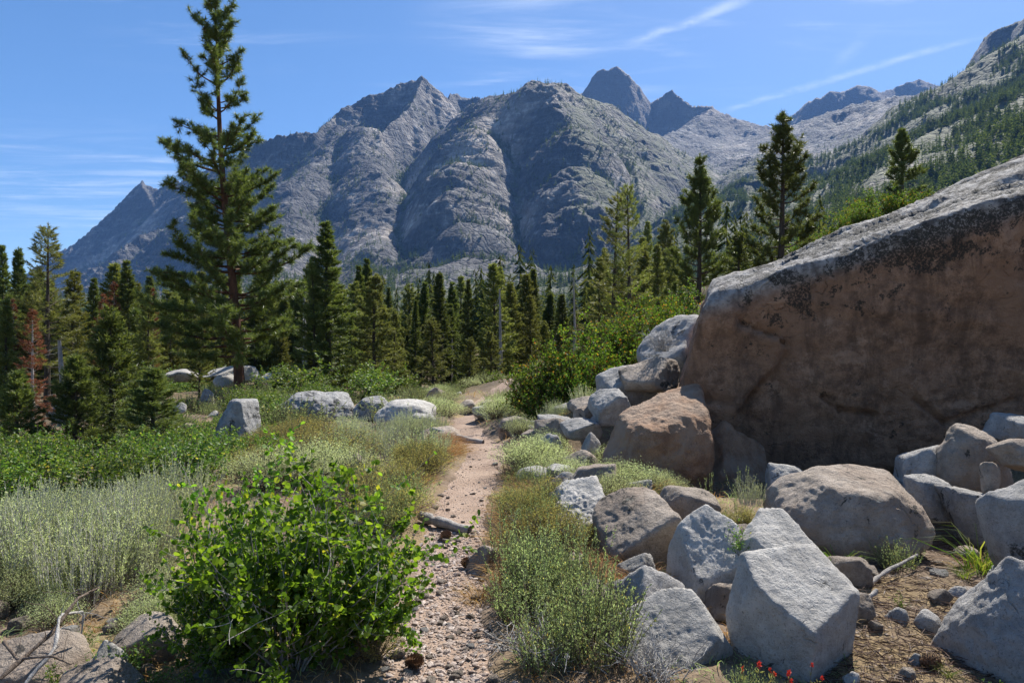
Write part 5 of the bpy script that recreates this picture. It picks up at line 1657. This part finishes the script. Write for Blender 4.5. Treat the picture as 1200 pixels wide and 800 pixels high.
for i, (px, py, Y, h, K, lb) in enumerate([
        (880, 590, 5.6, .26, K_SAGE[0], 'grey green herb growing on top of the bright white rock'), (840, 590, 5.7, .22, K_SAGEG[1], 'low sage herb behind the bright white rock'),
        (915, 585, 5.5, .26, K_HERB[1], 'leafy green herb at the shadow edge below the giant'),
        (985, 640, 4.7, .26, K_GRASS[0], 'bright green blades in front of the rounded tan and white boulder'), (1050, 630, 4.75, .26, K_SAGEG[2], 'yellow green herb in front of the rounded tan boulder'),
        (1150, 655, 4.7, .46, K_GRASS[1], 'tuft of tall green blades with rusty base near the right margin'), (1058, 716, 3.95, .10, K_HERB[0], 'tiny green herb on the needle litter'),
        (970, 668, 3.75, .08, K_HERB[1], 'tiny green sprig on top of the square granite block corner'), (868, 650, 4.2, .2, K_HERB[1], 'green sprig between the two white rocks'),
        (715, 640, 5.35, .2, K_HERB[0], 'small green herb at the foot of the pockmarked boulder'), (1130, 650, 4.5, .16, K_GRASS[0], 'short green blades below the shaded pile'),
        (1170, 800, 3.0, .12, K_HERB[0], 'green sprig at the bottom beside the corner boulder'), (1110, 792, 3.2, .10, K_GRASS[0], 'few green blades on the litter at the bottom')]):
    pxput(K, px, py, Y, h, lb, sxy=1.0, fixz=(lb.startswith(('grey green herb growing', 'tiny green sprig', 'green sprig between'))))
# flower spikes standing before the giant
for i, (px, Y, h) in enumerate([(828, 6.0, .5), (867, 5.9, .62), (770, 6.3, .42)]):
    pxput(K_SPIKE, px, 0, Y, h, ['single tall seed stalks before the shaded orange rock', 'tallest seed stalks before the giant', 'seed stalks in straw grass left of the giant'][i], sxy=0.5)


# brush on the forest floor
field(K_GREEN, 46, (-40, 500), (24, 46), (0.7, 1.5), 'green brush on the forest floor', 'brush on the forest floor', (1.2, 2.2))
field(K_SAGEG, 30, (150, 560), (14, 26), (0.5, 0.9), 'sage brush on the bank before the wood', 'sage on the bank before the wood', (1.2, 2.0))

# manzanita
for i, (px, Y, h, s) in enumerate([(630, 13.2, 1.15, 1.0), (662, 13.0, 1.35, 1.1), (640, 12.4, 0.9, 1.0), (700, 13.2, 1.4, 1.1), (688, 12.4, 1.0, 1.0), (735, 14.2, 1.25, 1.1), (760, 15.5, 1.3, 1.1), (795, 17.0, 1.3, 1.1), (715, 14.0, 1.1, 1.1), (618, 13.4, 0.7, 0.9)]):
    pxput(K_MANZ[i % 3], px, 0, Y, h, 'dense manzanita with orange tinged leaves in the thicket left of the giant', 'manzanita thicket left of the giant', s)
field(K_MANZ, 16, (940, 1190), (22, 38), (0.8, 1.4), 'scrubby bush on the skyline behind the giant boulder', 'scrub on the right hand skyline', (1.0, 1.5))


field(K_TWIG, 16, (-30, 230), (3.9, 5.2), (0.14, 0.26), 'dark dead twigs under the silvery sage', 'dead twigs under the sage', (1.0, 1.6))
field(K_HERB, 16, (60, 260), (3.0, 4.0), (0.12, 0.22), 'leafy sprig at the foot of the bright bush', 'leafy sprigs at the foot of the bush', (0.9, 1.4))
field(K_CUSHS, 14, (640, 800), (6.4, 10), (0.15, 0.3), 'grey green tuft between the talus rocks', 'grey tufts between the talus rocks', (0.8, 1.2))
field(K_CUSH, 8, (690, 880), (4.2, 6.0), (0.12, 0.2), 'olive tuft among the pale granite blocks', 'olive tufts among the granite blocks', (0.8, 1.2), margin=-0.1)


field(K_CUSHS, 16, (-30, 215), (3.7, 4.5), (0.14, 0.24), 'small grey green bush before the sage at the lower left', 'grey bushes before the sage', (0.8, 1.2))
field(K_GREEN, 16, (140, 330), (12.5, 18), (0.35, 0.6), 'green shrub below the small firs', 'green shrubs below the small firs', (1.0, 1.6))
field(K_SAGE, 14, (500, 640), (14, 24), (0.35, 0.6), 'pale sage at the far end of the trail', 'sage at the far end of the trail', (0.9, 1.3), lambda px, Y, x: not 522 < px < 572)
field(K_CUSHS, 16, (500, 640), (13, 26), (0.3, 0.5), 'grey green bush at the far end of the trail', 'bushes at the far end of the trail', (1.0, 1.6), lambda px, Y, x: not 522 < px < 572)


field(K_CUSHS + K_SAGEG, 30, (500, 620), (18, 36), (0.35, 0.6), 'low bush on the rise where the trail drops out of sight', 'bushes on the rise at the trail end', (1.2, 2.0), lambda px, Y, x: not 530 < px < 562)
field(K_STRAW, 26, (470, 640), (4.4, 9.5), (0.12, 0.24), 'straw coloured grass tuft along the edge of the trail', 'straw grass along the trail edge', (1.0, 1.6), lambda px, Y, x: float(trail_d(np.array([x]), np.array([Y]))[0]) < 2.6)
field(K_TWIG, 16, (380, 700), (4.6, 9.5), (0.2, 0.34), 'dead twiggy bush among the sage beside the trail', 'dead bushes beside the trail', (0.9, 1.4))
field([K_SPIKE], 14, (-20, 520), (4.6, 11), (0.5, 0.75), 'tall sage spikes standing out of the left brush', 'sage spikes in the left brush', (0.8, 1.3))


# wildflowers with red heads
def make_flower(seed):
    rng = np.random.default_rng(seed)
    st, fls, lf = Acc(), [], Acc()
    B, D = [], []
    for _ in range(3):
        fl = Acc(); fls.append(fl)
        pts = curve((rng.normal() * .02, rng.normal() * .02, -0.01), (rng.normal() * .3, rng.normal() * .3, 1), 0.3 * rng.uniform(0.6, 1), 6, 0.08, rng)
        tube(st, pts, 0.0022, 0.0014, 4)
        n_ = 26
        b = pts[-1] - np.array([0, 0, 1]) * rng.uniform(0, 0.022, (n_, 1))
        leaves(fl, b, rng.normal(size=(n_, 3)) * 0.6 + np.array([0, 0, 0.8]), rng.normal(size=(n_, 3)), 0.016 * rng.uniform(0.7, 1.2, n_), OVAL, 1.0)
        p, tg = sample_line(pts, rng.uniform(0.05, 0.85, 20))
        B.append(p); D.append(unit(tg * 0.7 + rng.normal(size=(20, 3)) * 0.7))
    B = np.concatenate(B); D = np.concatenate(D)
    leaves(lf, B, D, rng.normal(size=B.shape), 0.028 * np.ones(len(B)), OVAL, 0.5)
    return st, fls, lf


for i, (px, Y, h, lb) in enumerate([(884, 3.0, .27, 'red wildflower with yellowing leaves before the square granite block'), (920, 2.95, .2, 'short red wildflower under the square granite block'),
                                    (948, 2.95, .2, 'red wildflower rightmost of the three at the granite block')]):
    st, fls, lf = make_flower(400 + i)
    r = kind('red_wildflower', 'wildflower', 0.3, ('stem', st, B_TWIG), *[('flower_head', fl, M_REDFLOWER) for fl in fls], ('leaf', lf, L_OLIVE)).put((px - 600) / 800 * Y, Y, h, lb)
pxput(K_SAGEG[0], 872, 800, 2.95, 0.24, 'grey green herb clump among the red wildflowers', sxy=0.5)
pxput(K_SAGEG[1], 905, 800, 2.9, 0.2, 'low herb clump right among the red wildflowers', sxy=0.6)
# yellow blossom by the trail, under the bush
pxput(K_CUSH[1], 440, 780, 3.5, .2, 'yellowing low plant under the bush at the trail', sxy=0.7)


# ------------------------------------------------------------------ dead wood, cones, stones, litter
def wood(name, pts_px, r0, r1, label, mat=B_GREY, cat='dead wood', twigs=0, seed=0, lift=0.0):
    """a piece of wood through photo points with depth, resting on the ground"""
    rng = np.random.default_rng(seed)
    P = np.array([W(*p) for p in pts_px])
    t = np.linspace(0, len(P) - 1, 4 * len(P))
    Q = np.stack([np.interp(t, np.arange(len(P)), P[:, k]) for k in range(3)], -1)
    Q += 0.10 * r0 * rng.normal(size=Q.shape)
    ac = Acc()
    rr = np.linspace(r0, r1, len(Q)) * (1 + 0.15 * rng.normal(size=len(Q)))
    tube(ac, Q, rr, 0, 9)
    for _ in range(twigs):
        q, tg = sample_line(Q, np.array([rng.uniform(0.2, 0.95)]))
        tube(ac, curve(q[0], tg[0] * 0.4 + rng.normal(size=3) * 0.8 + np.array([0, 0, 0.3]), rng.uniform(0.06, 0.22), 5, 0.25, rng), r1 * 0.6, r1 * 0.2, 4)
    c = Q.mean(0)
    ac.v = [v - c.astype(np.float32) for v in ac.v]
    o = link(name, ac.mesh(name, mat, True), None, tuple(c))
    return tag(o, label, cat)


wood('dead_log', [(492, 604, 6.05), (515, 611, 5.95), (550, 622, 5.8)], 0.045, 0.035, 'short weathered log lying across the trail')
wood('dead_log', [(505, 503, 11.2), (535, 512, 11.0), (566, 519, 10.8)], 0.05, 0.04, 'pale log bordering the trail at its bend')
wood('dead_branch', [(960, 694, 4.1), (985, 708, 3.95), (1010, 706, 3.95), (1028, 692, 4.0)], 0.028, 0.012, 'curved bleached branch on the needle litter')
wood('dead_branch', [(1010, 690, 4.3), (1040, 668, 4.5), (1075, 650, 4.7)], 0.016, 0.008, 'thin bent branch reaching under the tan boulder')
wood('dead_branch', [(940, 660, 4.5), (985, 668, 4.45), (1010, 676, 4.35)], 0.02, 0.008, 'grey root like branch behind the square block')
wood('dead_branch', [(0, 795, 3.0), (60, 742, 3.2), (92, 700, 3.35), (116, 688, 3.5)], 0.011, 0.004, 'bent brown dead branch over the flat pinkish rock', B_TWIG, twigs=7, seed=2)
wood('dead_branch', [(30, 800, 3.0), (64, 760, 3.1), (70, 720, 3.25), (98, 716, 3.4), (96, 742, 3.4)], 0.010, 0.004, 'bleached curly twig hooked over the flat pinkish rock', B_SILVER, twigs=6, seed=3)
wood('dead_branch', [(5, 752, 3.2), (20, 772, 3.1), (60, 768, 3.0), (84, 778, 3.0)], 0.008, 0.003, 'thin dark stick on the flat pinkish rock', B_TWIG, twigs=4, seed=4)
wood('dead_branch', [(45, 545, 13), (80, 505, 13.2), (110, 470, 13.6)], 0.03, 0.012, 'leaning reddish dead branch among the left firs', B_RED, twigs=9, seed=5)


def make_cone_mesh(seed):
    rng = np.random.default_rng(seed)
    core, fo = Acc(), Acc()
    n = 110
    k = np.arange(n)
    t = (k + 0.5) / n
    a = k * 2.39996
    r = 0.034 * np.sin(np.pi * (0.12 + 0.85 * t)) ** 0.8
    B = np.stack([np.cos(a) * r * 0.5, np.sin(a) * r * 0.5, 0.10 * t], -1)
    D = np.stack([np.cos(a), np.sin(a), 0.15 + 0.7 * t], -1)
    leaves(fo, B, D, np.tile([[0, 0, 1.0]], (n, 1)) + 0.1 * rng.normal(size=(n, 3)), 0.030 * (0.6 + np.sin(np.pi * t) * 0.6), LEAF6, 0.8)
    tube(core, [(0, 0, -0.002), (0, 0, 0.012), (0, 0, 0.05), (0, 0, 0.09), (0, 0, 0.1)], np.array([0.0005, 0.016, 0.019, 0.008, 0.0005]), 0, 8)
    return core, fo


_c, _f = make_cone_mesh(3)
K_CONE = kind('pine_cone', 'pine cone', 0.10, ('core', _c, M_CONE), ('scales', _f, M_CONE))
for px, py, Y, lb in [(474, 774, 3.42, 'brown pine cone lying on the left of the stony trail'), (541, 655, 5.0, 'dark pine cone at the right edge of the trail'),
                      (1076, 778, 3.3, 'pine cone on the litter by the speckled cobble'), (516, 622, 5.6, 'pine cone below the log on the trail')]:
    o = pxput(K_CONE, px, py, Y, 0.09, lb)
    o.rotation_euler = (1.45, 0.1, 1.57 + RNG.uniform(-0.6, 0.6)); o.location.z += 0.035

# stones on the trail
SM = [Acc().add(*rock_verts((1, 0.8, 0.5), random_planes(np.random.default_rng(500 + i)), 500 + i, sharp=20, level=3, rough=0.04)).mesh('trail_stone', (G_TAN, G_TAN, G_GREY, G_TAN)[i % 4], True) for i in range(6)]
cnt = 0
for _ in range(900):
    if cnt >= 120:
        break
    Y = math.exp(RNG.uniform(math.log(2.9), math.log(10)))
    cx = float(np.interp(Y, _ty, _tx)); hw = float(np.interp(Y, _ty, _tw))
    x = cx + hw * RNG.normal() * 0.75
    if abs(x - cx) > hw * 1.5 or (Y > 6 and RNG.uniform() < 0.6):
        continue
    o = link('trail_stone', SM[int(RNG.integers(6))])
    s = RNG.uniform(0.025, 0.065) * (1.5 if RNG.uniform() < 0.08 else 1)
    o.location = (x, Y, gz1(x, Y) - 0.012 - 0.1 * s)
    o.rotation_euler = (RNG.normal() * 0.2, RNG.normal() * 0.2, RNG.uniform(0, 6.28)); o.scale = (s, s, s)
    tag(o, 'loose pinkish stone lying on the trail', 'stone', 'loose stones on the trail')
    cnt += 1


def scatter_stones(name, n, pick, smin, smax, mat, seed):
    """small gravel: one object, nobody could count it"""
    rng = np.random.default_rng(seed)
    d, f = ico(1)
    xy = pick(rng, n)
    n = len(xy)
    z = gz(xy[:, 0], xy[:, 1]) - 0.010
    s = smin * (smax / smin) ** (rng.uniform(0, 1, n) ** 2.2)
    k = len(d)
    rad_ = rng.uniform(0.65, 1.25, (n, k, 1))
    v = d[None] * rad_ * s[:, None, None] * np.stack([rng.uniform(0.7, 1.4, n), rng.uniform(0.7, 1.4, n), rng.uniform(0.35, 0.8, n)], -1)[:, None, :] * 0.5
    a = rng.uniform(0, 6.28, n)[:, None]
    tl = rng.normal(size=(n, 1)) * 0.3
    x_, y_, z_ = v[..., 0], v[..., 1], v[..., 2]
    z_ = z_ + tl * x_
    v = np.stack([x_ * np.cos(a) - y_ * np.sin(a), x_ * np.sin(a) + y_ * np.cos(a), z_], -1)
    v += np.stack([xy[:, 0], xy[:, 1], z + s * 0.03], -1)[:, None, :]
    ac = Acc().add(v, (f[None] + (np.arange(n) * k)[:, None, None]).reshape(-1, 3))
    tag(link(name, ac.mesh(name, mat)), kind='stuff')


def mat_gravel():
    m, t = mat_new('gravel_stone')
    rnd = t.n('ShaderNodeNewGeometry').outputs['Random Per Island']
    c = t.cramp(rnd, [(0.0, (0.14, 0.092, 0.066)), (0.35, (0.28, 0.202, 0.156)), (0.7, (0.38, 0.29, 0.235)), (1.0, (0.52, 0.44, 0.38))])
    P = t.n('ShaderNodeNewGeometry').outputs['Position']
    c = t.mix(0.35, c, t.cramp(t.noise(P, 140.0, 3, 0.8), [(0.35, (0.12, 0.09, 0.075)), (0.65, (0.55, 0.48, 0.43))]))
    bs = t.n('ShaderNodeBsdfPrincipled', None, Base_Color=c, Roughness=0.9)
    t.n('ShaderNodeOutputMaterial', None, Surface=bs.outputs[0])
    return m


M_GRAVEL = mat_gravel()


def pick_trail(rng, n):
    Y = np.exp(rng.uniform(math.log(2.4), math.log(6.0), n))
    cx = np.interp(Y, _ty, _tx); hw = np.interp(Y, _ty, _tw)
    x = cx + hw * rng.normal(size=n) * 0.62
    ok = np.abs(x - cx) < hw * 1.35
    return np.stack([x, Y], -1)[ok]


def pick_trail_far(rng, n):
    Y = np.exp(rng.uniform(math.log(6.0), math.log(14), n))
    cx = np.interp(Y, _ty, _tx); hw = np.interp(Y, _ty, _tw)
    x = cx + hw * rng.normal(size=n) * 0.9
    ok = (np.abs(x - cx) < hw * 1.6) & ((np.abs(x - cx) > hw * 0.6) | (rng.uniform(size=n) < 0.3))
    return np.stack([x, Y], -1)[ok]


scatter_stones('trail_gravel', 6000, pick_trail, 0.006, 0.045, M_GRAVEL, 1)
scatter_stones('verge_gravel', 2500, pick_trail_far, 0.008, 0.03, M_GRAVEL, 2)


def pick_litter(rng, n):
    Y = np.exp(rng.uniform(math.log(2.6), math.log(6.2), n))
    px = rng.uniform(940, 1230, n)
    return np.stack([(px - 600) / 800 * Y, Y], -1)


scatter_stones('slope_gravel', 1500, pick_litter, 0.006, 0.04, M_GRAVEL, 3)


def litter(name, n, pick, L, mat, seed, wd=0.004, up=0.12):
    rng = np.random.default_rng(seed)
    xy = pick(rng, n)
    n = len(xy)
    a = rng.uniform(0, 6.28, n)
    D = np.stack([np.cos(a), np.sin(a), rng.normal(size=n) * up], -1)
    B = np.stack([xy[:, 0], xy[:, 1], gz(xy[:, 0], xy[:, 1]) + rng.uniform(0.0, 0.02, n)], -1)
    ac = Acc()
    blades(ac, B, D, L * rng.uniform(0.5, 1.2, n), wd * rng.uniform(0.6, 1.4, n), 0.12, rng)
    tag(link(name, ac.mesh(name, mat)), kind='stuff')


M_LITTER = mat_leaf('needle_litter', [(0.0, (0.05, 0.032, 0.022)), (0.5, (0.14, 0.095, 0.065)), (0.85, (0.25, 0.19, 0.14)), (1.0, (0.40, 0.35, 0.30))], 0.1, 0.8, 0.1, (1, 1, 1))
litter('needle_litter', 9000, pick_litter, 0.11, M_LITTER, 5)


def pick_all(rng, n):
    Y = np.exp(rng.uniform(math.log(2.6), math.log(24), n))
    px = rng.uniform(-60, 1000, n)
    x = (px - 600) / 800 * Y
    ok = trail_d(x, Y) > 1.25
    return np.stack([x, Y], -1)[ok]


def dry_grass_cover():
    rng = np.random.default_rng(9)
    xy = pick_all(rng, 26000)
    nn = fbm(np.stack([xy[:, 0], xy[:, 1], 0 * xy[:, 0]], -1) * 0.9, 3)
    for name, mt, sel, h in (('dry_grass_cover', L_STRAW, nn > 0.02, 0.12), ('low_ground_cover', L_SAGEG, nn <= 0.02, 0.10), ):
        p = xy[sel]
        n_ = len(p)
        B = np.stack([p[:, 0], p[:, 1], gz(p[:, 0], p[:, 1]) - 0.01], -1)
        D = np.array([0, 0, 1.0]) + rng.normal(size=(n_, 3)) * 0.45
        sc = 0.6 + 0.05 * p[:, 1]
        ac = Acc()
        blades(ac, B, D, h * rng.uniform(0.4, 1.3, n_) * sc, 0.006 * sc * rng.uniform(0.7, 1.3, n_), 0.6, rng)
        tag(link(name, ac.mesh(name, mt)), kind='stuff')


dry_grass_cover()
# ------------------------------------------------------------------ air
def build_haze():
    x, y0, y1, z0, z1 = 9500, -300, 6100, -60, 1950
    v = [(-x, y0, z0), (x, y0, z0), (x, y1, z0), (-x, y1, z0), (-x, y0, z1), (x, y0, z1), (x, y1, z1), (-x, y1, z1)]
    f = [(0, 3, 2, 1), (4, 5, 6, 7), (0, 1, 5, 4), (1, 2, 6, 5), (2, 3, 7, 6), (3, 0, 4, 7)]
    m, t = mat_new('haze_air')
    pv = t.n('ShaderNodeVolumePrincipled', None, Color=(0.22, 0.46, 1.0), Density=0.00006, Anisotropy=0.0)
    t.n('ShaderNodeOutputMaterial', None, Volume=pv.outputs[0])
    o = link('haze', Acc().add(v, f).mesh('haze', m))
    tag(o, kind='stuff')


build_haze()
